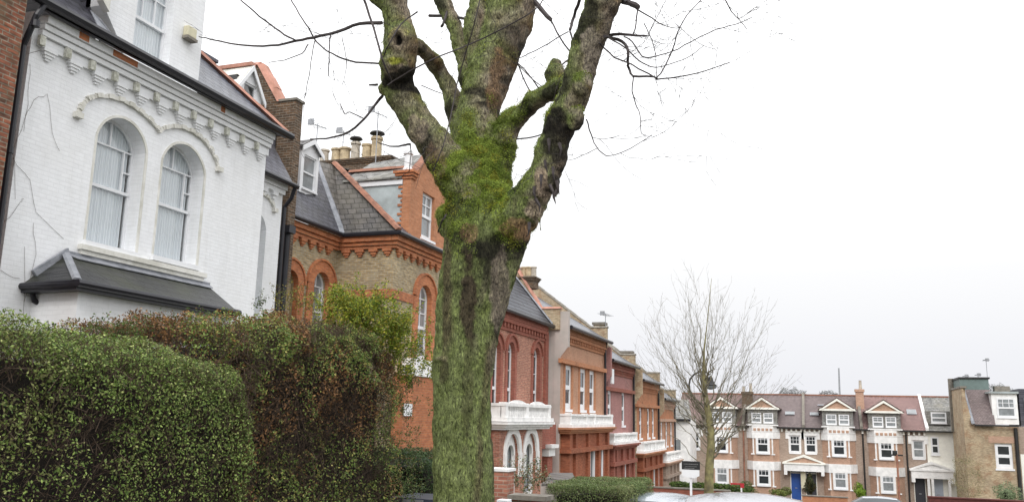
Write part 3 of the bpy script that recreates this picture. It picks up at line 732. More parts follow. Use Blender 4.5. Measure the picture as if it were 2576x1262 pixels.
    slope(H, [hipt, (-14, 27, 9.8), (-17.5, 29.8, 10.0), (-17.5, 24.8, 9.9)], 'slate_side', 'upper_roof')
    # dormer cheek, fascia and its roof
    MB().prism([(xf-.31, d0+.03, ze+.1), (xf-.31, d0+.03, 8.9), (-14.35, d0+.03, 8.9)], (0, .1, 0)).build('dormer_cheek', M['felt'], H)
    MB().box(-14.5, xf-.31, d0-.03, d0+.025, 8.88, 9.04).build('dormer_fascia', M['white_wood'], H)
    MB().prism([(xf-.31, d0-.1, 9.06), (-14.7, d0-.1, 9.06), (-14.7, dm, 10.2), (xf-.31, dm, 10.4)], (0, 0, .05)).build('dormer_roof', M['far_slate'], H)
    cap_line(H, (xf-.5, d0+.7, 9.62), (-14.9, d0+.7, 9.62), .2, .09, 'brown_terracotta', 'dormer_ridge')
    cap_line(H, (xf-.1, d0-.04, 9.09), (xf-.1, dm, zap+.04), .34, .07, 'brown_terracotta', 'gable_coping')
    cap_line(H, (xf-.1, d1+.04, 9.04), (xf-.1, dm, zap+.04), .34, .07, 'brown_terracotta', 'gable_coping')
    # toothed brick quoin at the dormer corner
    q = MB()
    for k in range(12): q.box(xf-.36-.1*(k % 2), xf-.302, d0-.005, d0+.025, ze+.1+k*.15, ze+.1+k*.15+.075)
    q.build('toothed_quoin', M['orange_brick'], H)
    q = MB()
    for k in range(3): q.box(xf-.5-.05*k, xf+.05+.05*k, d0-.05-.05*k, d0+.3, 9.05+k*.09, 9.05+k*.09+.088)
    q.build('kneeler', M['orange_brick'], H)
    q = MB(); q.lathe((xf-.2, d0+.1, 9.32), [(.16, 0), (.16, .1), (.12, .14), (.12, .55), (.17, .58), (.17, .68), (.1, .7)], 14); q.build('finial', M['white_wood'], H)
    # little dormer on the recessed roof
    a = atX(752, 485, -14.75); b = atX(797, 495, -14.75); t = atX(776, 362, -14.75); e_ = atX(797, 395, -14.75)
    dormer(H, -14.75, a[1], b[1], a[2]+.05, e_[2]+.12, t[2]+.15, -16.6, 'white_wood', 'slate', 'slate_side', win=(a[1]+.16, b[1]-.14, a[2]+.2, e_[2]-.1), curtain=False, glass='grey_glass', over=.1)
    # gutters
    gutter(H, [(xr+ov+.05, 20.0, ze), (xr+ov+.07, yc-ov-.03, ze), (xf+ov+.05, yc-ov-.05, ze), (xf+ov+.07, y1, ze-.03)], .075)
    MB().box(xf+.12, xf+.2, d0, y1, ze-.03, ze+.12).build('fascia', M['white_wood'], H)
    pipe(H, [(-13.95, 20.3, 6.95), (-13.95, 20.25, 6.6), (-14.1, 20.25, 6.3), (-14.1, 20.25, -1)], .06)
    # first floor balcony piece behind the climber, ground floor of red brick
    MB().box(-12.19, -11.75, 24.3, 27.6, 2.72, 3.25).build('balcony_parapet', M['white_stone'], H)
    MB().box(-12.19, -11.8, 23.7, 27.9, -1.9, 2.715).build('ground_floor_bay', M['orange_brick'], H)
    q = atX(1025, 1030, -11.79); MB().box(-11.798, -11.75, q[1]-.25, q[1]+.25, q[2]-.18, q[2]+.18).build('house_plaque', M['white_wood'], H)
    # big stack with six pots
    c0 = atY(832, 445, 30); c1 = atY(985, 400, 30)
    pots = []
    for i, u in enumerate((806, 836, 858, 884, 913, 937)):
        q = atY(u, 395, 30); pots.append((q[0], 30.3, (.95, .95, .95, 1.25, 1.05, 1.45)[i]))
    zt = atY(890, 402, 30)[2]
    chimney(H, pots[0][0]-.3, c1[0], 29.9, 30.7, 7, zt, 'brown_brick', pots, .72, .21, cowls=(3, 5))
    return H
stock_house()
p = atY(795, 375, 29.6); aerial(p[0], 29.6, p[2]-1.2, atY(795, 312, 29.6)[2]-p[2]+1.2, 'tall television aerial at the left of the six pot chimney stack', 1.0)
p = atY(862, 372, 31.2); aerial(p[0], 31.2, p[2]-1.2, atY(862, 330, 31.2)[2]-p[2]+1.2, 'short television aerial among the six chimney pots', .7)
p = atY(944, 420, 29.2); aerial(p[0], 29.2, p[2], atY(946, 282, 29.2)[2]-p[2], 'slender pale television aerial on the right end of the six pot stack', 1.1)
# =================================================================== RED BRICK TERRACE (third onwards)
def parapet(H, yp, xf, ze, pitch, xr, mat, cop, up=.55, kn=1.0):
    """raking party wall with coping and a level kneeler at the eaves"""
    z1 = ze+up+pitch*(xf-xr)
    poly = [(xf+.25, ze-.5), (xf+.25, ze+up), (xf-.75, ze+up), (xr, z1), (xr-1.2, z1), (xr-1.2, ze-.5)]
    o = wall_mesh(MB(), Face('y', yp, -1), poly, [], .34).build('party_parapet', M[mat], H)
    cap_line(H, (xf-.75, yp+.17, ze+up), (xr, yp+.17, z1), .46, .10, cop, 'coping')
    cap_line(H, (xf+.30, yp+.17, ze+up), (xf-.75, yp+.17, ze+up), .46, .10, cop, 'coping', seg=2)
def dentils(H, F, a0, a1, z0, z1, mat, step=.3, d=.12, w=.15, name='dentil_course'):
    c = MB(); F.box(c, a0, a1, z1+.001, z1+.16, -.01, d+.05); F.box(c, a0, a1, z0-.14, z0-.001, -.01, d*.5)
    a = a0+.1
    while a < a1-w: F.box(c, a, a+w, z0, z1, -.01, d); a += step
    return c.build(name, M[mat], H)
def balustrade(H, xf, xo, y0, y1, z0, z1, mat='white_stone', n=10, solid=False, posts=(0, 1)):
    mb = MB(); F = Face('x', xo)
    for zz0, zz1, e in ((z0, z0+.16, .12), (z1-.11, z1, .03)):
        mb.box(xf, xo+e, y0-e, y1+e, zz0, zz1)
    L = y1-y0
    for t in posts:
        yy = y0+(L-.28)*t; mb.box(xo-.28, xo+.015, yy, yy+.28, z0+.161, z1+.04)
    if solid:
        mb.box(xo-.16, xo-.08, y0+.2, y1-.2, z0+.15, z1-.1)
        k = max(2, int(L/1.5))
        for i in range(k):
            a = y0+.35+(L-.7)*i/k; b = y0+.35+(L-.7)*(i+1)/k-.25
            for (p, q, r, s) in ((a, b, z0+.22, z0+.27), (a, b, z1-.2, z1-.15), (a, a+.05, z0+.271, z1-.201), (b-.05, b, z0+.271, z1-.201)): mb.box(xo-.079, xo-.04, p, q, r, s)
    else:
        k = int(L/.24)
        for i in range(k):
            yy = y0+.3+(L-.6)*(i+.5)/k
            mb.lathe((xo-.12, yy, z0+.16), [(.05, 0), (.035, .05), (.075, .2*(z1-z0)+.05), (.03, .6*(z1-z0-.2)), (.055, z1-z0-.27)], 6)
        mb.box(xo-.2, xo-.17, y0, y1, z0+.1, z1-.1)
    # near return
    mb.box(xf, xo-.281, y0+.02, y0+.10, z0+.161, z1-.111)
    return mb.build('balcony_balustrade', M[mat], H)
def corn(H, x0, x1, y0, y1, z, mat, name='porch_cornice', steps=3):
    mb = MB()
    for k in range(steps):
        e = .10*(steps-k); mb.box(x0, x1+e, y0-e, y1+e, z-.1*(k+1)+.001, z-.1*k)
    return mb.build(name, M[mat], H)

def house3():
    H = empty('terraced_house', (-12.8, 36, -2.5), 'red brick house with white pierced balcony over two white arches, right of the trunk', 'house', LEFT)
    x = -12.8; F = Face('x', x); y0, y1, ze = 30.5, 41.4, 6.0
    hs = []
    for r in ((33.75, 34.72, 1.55, 4.7), (35.62, 36.56, 1.55, 4.78), (39.25, 40.3, 1.55, 4.82)):
        o, p = sash(H, F, r, .42, 'cross', .16, False, 'dark_glass', .1, .12, cut=2.7); hs.append(p)
        arch_band(H, F, r, .42, .28, .04, 'crimson_brick', legs=1, hood=(.10, .08, 'crimson_brick'), seg=12)
    build_wall(H, F, [(y0, -3), (y1, -3), (y1, ze), (y0, ze)], hs, 'red_brick', 'front_wall')
    dentils(H, F, y0, y1-.35, 5.35, 5.55, 'crimson_brick', .42, .14, .2)
    b = MB(); F.box(b, y0, y1-.35, 5.72, 5.98, -.01, .2); b.build('eaves_band', M['crimson_brick'], H)
    MB().box(x-.1, x+.12, 40.95, 41.39, 1.5, 5.7).build('end_pilaster', M['crimson_brick'], H)
    slope(H, [(x+.3, y0, ze+.05), (x+.3, y1+.1, ze+.05), (-17.5, y1+.1, ze+.05+1.22*5), (-17.5, y0, ze+.05+1.22*5)], 'concrete_tile')
    cap_line(H, (x+.3, y1-.02, ze+.12), (-17.4, y1-.02, ze+.12+1.22*4.9), .22, .05, 'lead', 'verge_flashing', seg=1)
    gutter(H, [(x+.36, y0, ze+.02), (x+.36, y1, ze)], .1)
    parapet(H, y1+.02, -12.4, 6.35, 1.14, -15.3, 'tan_brick', 'terracotta', .55)
    # dormer hump just visible at the tree
    MB().box(-13.9, -13.3, 33.3, 34.9, 6.3, 7.3).build('roof_kerb', M['far_brick'], H)
    # stack
    a = atY(1300, 740, 41.6); b_ = atY(1352, 740, 41.6); zt = atY(1325, 697, 41.6)[2]
    pots = [(atY(u, 690, 41.6)[0], 41.9, 1) for u in (1303, 1313, 1325, 1338)]
    chimney(H, a[0]-.5, b_[0]-.15, 41.5, 42.2, 8, zt, 'brown_brick', pots, .62, .16)
    # balcony and ground floor
    xb = -11.6
    bl = balustrade(H, x, xb, 32.2, 38.3, 1.34, 2.05, posts=(0, .45, 1))
    sc = MB()
    for c in (33.9, 36.6):
        prev = None; F2 = Face('x', xb+.02)
        pts = [(c-1.1, 2.06)]+[(c+1.1*math.cos(PI-PI*i/12), 2.06+.14*math.sin(PI*i/12)**2) for i in range(13)]
        sc.prism([F2.p(a_, b_, -.06) for a_, b_ in pts[1:]], F2.n(-.08))
    sc.build('scrolled_cresting', M['white_stone'], H)
    corn(H, x, xb-.1, 32.25, 38.1, 1.32, 'white_stone', 'balcony_slab', 3)
    G = Face('x', xb-.25); hs = []
    for c in (33.86, 36.25):
        hs.append(arch_poly(c-.80, c+.80, -3, .86, .79))
    build_wall(H, G, [(32.3, -3.2), (37.9, -3.2), (37.9, 1.30-.31), (32.3, 1.30-.31)], hs, 'red_brick', 'porch_wall', .3)
    for c in (33.86, 36.25):
        r = (c-.796, c+.796, -3, .856)
        m = MB(); inn, ou = rings(*r, .788, .30, 14)
        for i in range(14): m.prism([G.p(*inn[i], -.05), G.p(*inn[i+1], -.05), G.p(*ou[i+1], -.05), G.p(*ou[i], -.05)], G.n(.10))
        i2, o2 = rings(c-.42, c+.42, -3, .40, .42, .12, 12)
        g2 = Face('x', xb-.40)
        wall_mesh(m, g2, arch_poly(c-.85, c+.85, -3, .95, .8), [arch_poly(c-.42, c+.42, -1.6, .40, .42)], .06)
        for i in range(12): m.prism([g2.p(*i2[i], 0), g2.p(*i2[i+1], 0), g2.p(*o2[i+1], 0), g2.p(*o2[i], 0)], g2.n(.08))
        G.box(m, c-1.09, c-.792, -.9, .07, -.02, .07); G.box(m, c+.792, c+1.09, -.9, .07, -.02, .07)
        m.build('white_arch', M['white_stone'], H)
        MB().box(xb-.55, xb-.50, c-.6, c+.6, -3, .6).build('door', M['grey_glass'], H)
    MB().box(xb-1.1, xb-.56, 32.32, 32.5, -3, .98).build('porch_side', M['crimson_brick'], H)
    # side arch with bracket to the right
    c = MB(); c.box(x, xb-.5, 38.4, 40.9, .1, 1.3); c.build('side_porch', M['crimson_brick'], H)
    c = MB(); c.box(x+.01, xb-.35, 39.3, 40.3, -.25, .12); c.box(x+.01, xb-.2, 39.2, 40.4, .121, .28); c.build('bracket_capital', M['white_stone'], H)
    MB().box(x, xb-.45, 39.4, 40.2, -3, -.251).build('brick_pier', M['crimson_brick'], H)
    return H
house3()

def flat_house(y0, y1, ze, x, mats, label, zb, wins, panel_z, porch, roof='slate_pale', side_mat='render', pm='tan_brick', slopep=.62, pipe_on=True, pmat='orange_brick', bal=True, pilasters=True, roofcol='slate_pale', step=.25):
    H = empty('terraced_house', (x, (y0+y1)/2, ground_z((y0+y1)/2)), label, 'house', LEFT)
    F = Face('x', x); wm, tm = mats; hs = []
    for (a, b, lo, hi) in wins:
        o, p = sash(H, F, (a-.1, b+.12, lo, hi), 0, 'plain', .05, False, 'dark_glass', .14, .2, cut=(lo+hi)/2); hs.append(p)
    build_wall(H, F, [(y0, -6.5), (y1-.35, -6.5), (y1-.35, ze), (y0, ze)], hs, wm, 'front_wall')
    dentils(H, F, y0, y1-.35, ze-.62, ze-.45, tm, .36, .14, .18)
    b = MB(); F.box(b, y0, y1-.35, ze-.27, ze-.02, -.01, .2); b.build('eaves_band', M[tm], H)
    b = MB(); F.box(b, y0-.25, y1-.5, panel_z, panel_z+.22, -.01, .22); b.build('string_course', M[tm], H)
    if pilasters:
        b = MB()
        for (a, c, lo, hi) in wins:
            F.box(b, a-.42, a-.14, lo-.3, panel_z-.002, -.01, .03); F.box(b, c+.14, c+.42, lo-.3, panel_z-.002, -.01, .03)
        b.build('pilasters', M[tm], H)
    # return wall towards the camera, party parapet, roof
    MB().box(x-1.4, x-.302, y0, y0+.3, -6.4, ze+.78).build('return_wall', M[side_mat], H)
    MB().prism([(x-.301, y0-.03, -6.4), (x+.03, y0-.03, -6.4), (x+.03, y0-.03, ze-1.5), (x+.42, y0-.03, ze-1.0), (x+.42, y0-.03, ze+.78), (x-.301, y0-.03, ze+.78)], (0, .027, 0)).build('return_wall', M[side_mat], H)
    MB().box(x+.002, x+.42, y0-.002, y0+.28, ze-1.0, ze+.78).build('kneeler', M[side_mat], H)
    slope(H, [(x+.42, y0+.3, ze+.05), (x+.42, y1-.3, ze+.05), (x-4.6, y1-.3, ze+.05+slopep*4.9), (x-4.6, y0+.3, ze+.05+slopep*4.9)], roofcol)
    gutter(H, [(x+.48, y0+.3, ze+.02), (x+.48, y1-.3, ze)], .1)
    parapet(H, y1-.34, x-.1, ze+.3, slopep, x-4.3, pm, 'stonecap', .62)
    if pipe_on: pipe(H, [(x+.2, y1-.55, ze), (x+.12, y1-.55, ze-.5), (x+.12, y1-.55, zb)], .07)
    # balcony over porch
    if porch:
        pa, pb, px, z0, z1 = porch
        balustrade(H, x, px, pa, pb, z0, z1, solid=True, posts=(0, .35, .55, 1))
        corn(H, x, px-.1, pa+.05, pb-.05, z0, tm, 'porch_cornice')
        body = MB(); F2 = Face('x', px-.22)
        n = 3; L = pb-pa-.6
        z_base = -6.0
        wall_mesh(body, F2, [(pa+.3, z_base), (pb-.3, z_base), (pb-.3, z0-.3), (pa+.3, z0-.3)],
                  [[(pa+.3+L*t0, z_base+1.5), (pa+.3+L*t1, z_base+1.5), (pa+.3+L*t1, z0-1.25), (pa+.3+L*t0, z0-1.25)] for t0, t1 in ((.52, .66), (.74, .88))], .3)
        body.box(x, px-.53, pa+.3, pa+.55, z_base, z0-.3)
        body.build('porch_wall', M[pmat], H)
        pl = MB()
        for t in (0, .13, .42, .69, .93):
            a = pa+.3+L*t; F2.box(pl, a, a+.45, z_base, z0-.31, .0, .14)
        F2.box(pl, pa+.1, pb-.1, z0-1.25, z0-1.02, .0, .26)
        pl.box(x, px-.1, pa+.12, pa+.29, z0-1.25, z0-1.02)
        pl.build('porch_pilasters', M[pmat], H)
        g = MB()
        for t0, t1 in ((.52, .66), (.74, .88)):
            F2.box(g, pa+.3+L*t0, pa+.3+L*t1, z_base+1.5, z0-1.25, -.16, -.12)
        w_ = g.build('porch_window', M['dark_glass'], H)
        g = MB()
        for t0, t1 in ((.52, .66), (.74, .88)):
            for q in (t0, t1-.035): F2.box(g, pa+.3+L*q, pa+.3+L*(q+.035), z_base+1.5, z0-1.25, -.115, -.03)
        g.build('window_frame', M['white_wood'], w_)
    return H
flat_house(41.6, 51.4, 6.0, -12.15, ('salmon_brick', 'dull_orange_brick'), 'orange brick house with three tall windows and white balcony over an orange porch', -1.0,
           [(42.7, 43.65, 1.95, 4.15), (45.6, 46.55, 1.95, 4.15), (47.6, 48.55, 1.95, 4.15)], 4.2, (41.62, 51.0, -11.6, 1.05, 1.72), pmat='russet_brick')
flat_house(51.5, 60.4, 5.0, -12.25, ('pink_brick', 'crimson_brick'), 'pink painted brick house with a plain upper panel, between two orange brick houses', -2.0,
           [(52.6, 53.3, 1.3, 3.2), (56.6, 57.3, 1.1, 3.25)], 3.2, (51.55, 58.6, -11.65, -.02, .62), side_mat='pink_brick', pm='tan_brick', pmat='crimson_brick', pilasters=False)
H6 = flat_house(60.5, 69.4, 4.2, -12.1, ('dull_orange_brick', 'dull_orange_brick'), 'dull orange brick house with tan side wall, sixth along the terrace', -3.0,
           [(61.6, 62.4, .2, 2.3), (64.6, 65.4, .2, 2.3), (66.6, 67.4, .2, 2.3)], 2.35, (60.55, 69.3, -11.6, -.8, -.05), side_mat='tan_brick', pmat='russet_brick')
H7 = flat_house(69.5, 77.5, 3.1, -12.1, ('dull_orange_brick', 'far_orange'), 'last orange brick house of the left terrace, beside the thin bare tree', -3.5,
           [(70.4, 71.2, -.6, 1.3), (72.8, 73.6, -.6, 1.3), (75.2, 76, -.6, 1.3)], 1.35, (69.55, 77.0, -11.5, -1.8, -1.1), side_mat='tan_brick', pmat='far_brick')
# wall alarm box on pink house, aerial
b = MB(); b.box(-11.99, -11.85, 52.0, 52.5, 3.6, 4.5); o = tag(b.build('alarm_box', M['white_wood'], bevel=.03), 'white alarm box high on the pink house by the downpipe', 'alarm box')
# small stacks on the party walls
def stack(yp, xa, zt, label):
    pass
for yp, u0, u1, vt, vb in ((51.4, 1494, 1519, 817, 880), (60.4, 1560, 1588, 888, 915)):
    a = atY(u0, vt, yp); c = atY(u1, vt, yp)
    H = empty('party_stack', (a[0], yp, a[2]-1.5), 'brick stub stack on the party wall between the %s' % ('orange and pink houses' if yp < 55 else 'pink and sixth houses'), 'chimney')
    MB().box(a[0], c[0], yp-.1, yp+.45, a[2]-2.2, a[2]).build('stack', M['tan_brick' if yp < 55 else 'dull_orange_brick'], H)
    MB().box(a[0]-.08, c[0]+.12, yp-.18, yp+.5, a[2]+.001, a[2]+.16).build('cap', M['stonecap'], H)
p = atY(1523, 850, 51.2); aerial(p[0], 51.2, p[2], atY(1523, 788, 51.2)[2]-p[2], 'thin television aerial above the pink house stack', 1.6)

# white rendered cottage past the end of the terrace
def cottage():
    H = empty('white_cottage', (-12, 80, -5.6), 'pale bluish white rendered cottage at the far end of the left terrace', 'house')
    a = atY(1690, 1000, 80); b = atY(1735, 1000, 80)
    F = Face('y', 80, -1)
    x0, x1 = a[0]-1.5, b[0]
    build_wall(H, F, [(x0, -6), (x1, -6), (x1, 1.6), (x0, 1.6)], [], 'white_stone', 'wall')
    MB().box(x1-.2, x1-.002, 80.31, 84, -6, 1.6).build('side_wall', M['white_stone'], H)
    slope(H, [(x0-.2, 79.7, 1.6), (x1+.2, 79.7, 1.6), (x1-.5, 83, 3.4), (x0-.2, 83, 3.4)], 'far_slate')
    MB().box(x0, x1+.1, 79.6, 79.7, 1.4, 1.6).build('gutter', M['black'], H)
    for (u0, u1, v0, v1) in ((1700, 1712, 1105, 1130),):
        r = F.rect(u0, u1, v0, v1); m = MB(); F.box(m, r[0], r[1], r[2], r[3], .0, .04); m.build('window', M['grey_glass'], H)
cottage()

# =================================================================== FAR TERRACE (faces the camera)
YF = 85.0
def far_pair():
    pass
def X_(u, v=1100): return atY(u, v, YF)[0]
def Z_(v, u=2050): return atY(u, v, YF)[2]
ZRID, ZEA, ZG = Z_(990), Z_(1077), -6.1
def far_bay(H, u, up_style='grid6', lo_style='grid6', lo_gl='dark_glass', up_gl='dark_glass', dz=0.0, gable_win='grid4', dgl='grey_glass'):
    """two storey bay with gabled dormer, centred on photo column u"""
    c = X_(u); Fb = Face('y', YF-.7, -1)
    za, zb_, zd = Z_(1001)+dz, Z_(1030)+dz, Z_(1071)+dz
    # dormer
    D = Face('y', YF-.5, -1)
    wl, wr = (c-.98, c-.09, Z_(1067)+dz, Z_(1040)+dz), (c+.09, c+.98, Z_(1067)+dz, Z_(1040)+dz)
    holes = []
    root = None
    front = MB(); wall_mesh(front, D, [(c-1.32, zd), (c+1.32, zd), (c+1.32, zb_), (c-1.32, zb_)], [win_poly(wl), win_poly(wr)], .1)
    root = front.build('dormer', M['far_slate'], H)
    for w in (wl, wr): sash(root, D, w, 0, 'grid4', .03, False, dgl, .0, .10)
    MB().box(c-1.32, c-1.25, YF-.39, YF+2.2, zd, zb_).build('cheek', M['far_slate'], root)
    MB().box(c+1.25, c+1.32, YF-.39, YF+2.2, zd, zb_).build('cheek', M['far_slate'], root)
    g = MB(); g.prism([(c-1.35, YF-.58, zb_+.13), (c+1.35, YF-.58, zb_+.13), (c, YF-.58, za-.1)], (0, .08, 0)); g.build('gable', M['far_orange'], root)
    b = MB()
    for s in (-1, 1):
        b.prism([(c+s*1.62, YF-.78, zb_-.05), (c, YF-.78, za), (c, YF-.78, za-.22), (c+s*1.42, YF-.78, zb_-.05)], (0, .19, 0))
    b.box(c-1.5, c+1.5, YF-.74, YF-.55, zb_-.06, zb_+.125)
    b.build('bargeboard', M['cream'], root)
    for s in (-1, 1):
        MB().prism([(c+s*1.65, YF-.74, zb_), (c, YF-.74, za+.04), (c, YF-.74, za+.12), (c+s*1.65, YF-.74, zb_+.08)], (0, 3.2, 0)).build('dormer_roof', M['far_tile_brown'], root)
    MB().box(c-1.40, c+1.40, YF-1.0, YF-.25, zd-.06, zd+.05).build('ledge', M['white_stone'], root)
    # canted bay
    yb = YF-.9; z1 = zd-.06
    pl = [(c-1.40, YF-.02), (c-.86, yb), (c+.86, yb), (c+1.40, YF-.02)]
    mb = MB(); mb.prism([(x, y, -6.1) for x, y in pl], (0, 0, z1+6.1-.45)); B = mb.build('bay', M['far_orange'], H)
    def ring(z0, z2, e, mat, nm):
        MB().prism([(c-1.40-e, YF-.02, z0), (c-.86-e*.6, yb-e, z0), (c+.86+e*.6, yb-e, z0), (c+1.40+e, YF-.02, z0)], (0, 0, z2-z0)).build(nm, M[mat], B)
    ring(Z_(1089)+dz, z1, .08, 'white_stone', 'frieze')
    dn = MB()
    for k in range(5): x = c-.80+k*.36; dn.box(x, x+.24, yb-.11, yb-.079, Z_(1086)+dz, Z_(1079.5)+dz)
    dn.build('frieze_panels', M['far_orange'], B)
    Fw = Face('y', yb, -1)
    def storey(vt, vm, vb, w0, style, gl):
        ring(Z_(vm)+dz, Z_(vt)+dz, .10, 'white_stone', 'lintel_block')
        r = (c-.5, c+.5, Z_(vb)+dz, Z_(w0)+dz)
        # window frame stands just in front of the bay's face
        Fz = Face('y', yb-.105, -1)
        o, _ = sash(B, Fz, r, 0, style, .02, False, gl, .12, .10)
        for q0, q1 in ((r[0]-.12, r[0]-.001), (r[1]+.001, r[1]+.12)): fr = MB(); Fz.box(fr, q0, q1, r[2]-.12, r[3]+.02, -.1, .012); fr.build('architrave', M['white_stone'], B)
        for s in (-1, 1):
            col = MB()
            col.box(c+s*.84-.06, c+s*.84+.06, yb-.03, yb+.1, r[2]-.1, Z_(vm)+dz-.002); col.box(c+s*.90-.16, c+s*.90+.16, yb-.05, yb+.15, r[2]-.16, r[2]-.05)
            col.build('colonnettes', M['white_stone'], B)
    storey(1089.5, 1105, 1142, 1096.5, up_style, up_gl)
    storey(1163, 1185, 1223, 1175, lo_style, lo_gl)
def far_window(H, u, v0=1096, v1=1139, style='grid6', w=.9, gl='dark_glass', dz=0, lint=True):
    c = X_(u); F = Face('y', YF, -1)
    r = (c-w/2, c+w/2, Z_(v1)+dz, Z_(v0)+dz)
    o, p = sash(H, F, r, 0, style, .06, False, gl, .12, .10)
    m = MB()
    if lint: F.box(m, c-w/2-.35, c+w/2+.35, r[3]+.02, r[3]+.42, -.01, .07); F.box(m, c-w/2-.35, c-w/2-.1, r[3]-.3, r[3]+.018, -.01, .07); F.box(m, c+w/2+.1, c+w/2+.35, r[3]-.3, r[3]+.018, -.01, .07)
    F.box(m, c-w/2-.1, c-w/2, r[2], r[3]+.01, -.01, .03); F.box(m, c+w/2, c+w/2+.1, r[2], r[3]+.01, -.01, .03)
    m.build('lintel', M['white_stone'], H)
    return p
def far_house(u0, u1, label, roof, bays, wins, dz=0, wall='far_brick', doors=(), sky=(), style2='grid6', bay_gl=('dark_glass', 'dark_glass'), porch=None, eaves=True, win_gl='dark_glass', ridge_v=990):
    x0, x1 = X_(u0), X_(u1); zr = Z_(ridge_v); H = empty('far_terraced_house', ((x0+x1)/2, YF, ground_z(YF)), label, 'house', 'houses of the far terrace')
    F = Face('y', YF, -1); holes = []
    for w in wins: holes.append(far_window(H, w, dz=dz, style=style2, gl=win_gl))
    dh = []
    for (u, w, mat, dlabel) in doors:
        c = X_(u, 1200); r = (c-w/2, c+w/2, -5.35, Z_(1177)); dh.append(r); holes.append(win_poly(r))
        m = MB(); F.box(m, r[0]+.06, r[1]-.06, r[2], r[3]-.50, -.14, -.10); 
        for q0, q1 in ((.1, .45), (.55, .9)): F.box(m, r[0]+w*q0+.02, r[0]+w*q1-.02, r[2]+.2, r[2]+.8, -.099, -.085)
        D = m.build('door', M[mat], H, dlabel)
        k = MB(); F.box(k, (r[0]+r[1])/2-.1, (r[0]+r[1])/2+.1, r[2]+1.0, r[2]+1.06, -.099, -.06); k.build('letter_plate', M['metal_grey'], D)
        m = MB(); F.box(m, r[0], r[0]+.06, r[2], r[3], -.14, -.02); F.box(m, r[1]-.06, r[1], r[2], r[3], -.14, -.02); F.box(m, r[0]+.06, r[1]-.06, r[3]-.5, r[3]-.42, -.14, -.02); m.build('door_frame', M['cream'], H)
        m = MB(); F.box(m, r[0]+.06, r[1]-.06, r[3]-.42, r[3], -.13, -.10); m.build('fanlight', M['dark_glass'], H)
    build_wall(H, F, [(x0+.004, -6.4), (x1-.004, -6.4), (x1-.004, ZEA), (x0+.004, ZEA)], holes, wall, 'front_wall')
    slope(H, [(x0, YF-.35, ZEA+.02), (x1, YF-.35, ZEA+.02), (x1, YF+4.6, zr), (x0, YF+4.6, zr)], roof)
    MB().box(x0, x1, YF+4.5, YF+4.7, zr-.02, zr+.1).build('ridge', M['brown_terracotta'], H)
    MB().box(x0+.01, x1-.01, YF-.45, YF-.34, ZEA-.06, ZEA+.07).build('gutter', M['blacklead'], H)
    if eaves:
        x = x0+.1
        while x < x1-.2: MB().box(x, x+.16, YF-.2, YF-.001, ZEA-.34, ZEA-.08).build('eaves_bracket', M['cream'], H); x += .42
    for b in bays: far_bay(H, b, dz=dz, lo_gl=bay_gl[0], up_gl=bay_gl[1])
    for (u, v, w, h, mat) in sky:
        q0 = ZEA+.02; sl = (zr-ZEA)/4.95; zz = Z_(v); 
        # find slope point seen at that row
        best = min(((atY(u, v, YF-.35+t*.05), t*.05) for t in range(99)), key=lambda k: abs(k[0][2]-(q0+k[1]*sl)))
        c, t = best; n = np.array((0, -sl, 1)); n = n/np.linalg.norm(n); d = np.array((0, 1, sl)); d /= np.linalg.norm(d); c = c+n*.02
        P_ = [c+np.array((-w/2, 0, 0))-d*h/2, c+np.array((w/2, 0, 0))-d*h/2, c+np.array((w/2, 0, 0))+d*h/2, c+np.array((-w/2, 0, 0))+d*h/2]
        fr = MB().prism(P_, n*.08).build('skylight', M['metal_grey'], H)
        P2 = [c+(p-c)*.82+n*.085 for p in P_]; MB().prism(P2, n*.01).build('pane', M[mat], fr)
    return H, F
def pent(H, c, w, zt, zb, mat, frieze=True, yo=.9):
    """pedimented door hood on a frieze"""
    m = MB()
    for s in (-1, 1): m.prism([(c+s*w, YF-yo, zb), (c, YF-yo, zt), (c, YF-yo, zt-.22), (c+s*(w-.3), YF-yo, zb)], (0, yo-.01, 0))
    m.box(c-w, c+w, YF-yo-.06, YF-.01, zb-.14, zb-.002)
    o = m.build('porch_pediment', M['cream' if mat != 'w' else 'white_stone'], H)
    t = MB(); t.prism([(c-w+.35, YF-yo+.1, zb), (c+w-.35, YF-yo+.1, zb), (c, YF-yo+.1, zt-.25)], (0, .1, 0)); t.build('tympanum', M['far_orange' if mat != 'w' else 'white_stone'], o)
    f = MB(); f.box(c-w+.12, c+w-.12, YF-yo+.02, YF-.01, zb-.75, zb-.145); f.box(c-w+.12, c-w+.4, YF-yo+.02, YF-.01, zb-1.1, zb-.751); f.box(c+w-.4, c+w-.12, YF-yo+.02, YF-.01, zb-1.1, zb-.751)
    f.build('frieze', M['white_stone'], o)
def far_party(u, mat='far_brick', label='brown', pipe_=True):
    pass
A, FA = far_house(1700, 1868, 'brown roofed brick house behind the thin bare tree, left in the far terrace', 'far_tile_brown', [1817], [1747], bay_gl=('grey_glass', 'dark_glass'))
B_, FB = far_house(1868, 2020, 'brick house with bright blue front door in the far terrace', 'far_tile_purple', [1920], [1999], doors=[(2002, .95, 'door_blue', 'bright blue panelled front door')], sky=[(1987, 1040, .85, .55, 'grey_glass')])
C_, FC = far_house(2020, 2165, 'brick house with a clipped tree by its pale door in the far terrace', 'far_tile_purple', [2109], [2039], doors=[(2041, .95, 'door_dark', None)], sky=[(2049, 1042, .8, .5, 'grey_glass'), (2065, 1020, .6, .15, 'metal_grey')], bay_gl=('grey_glass', 'dark_glass'), dz=0)
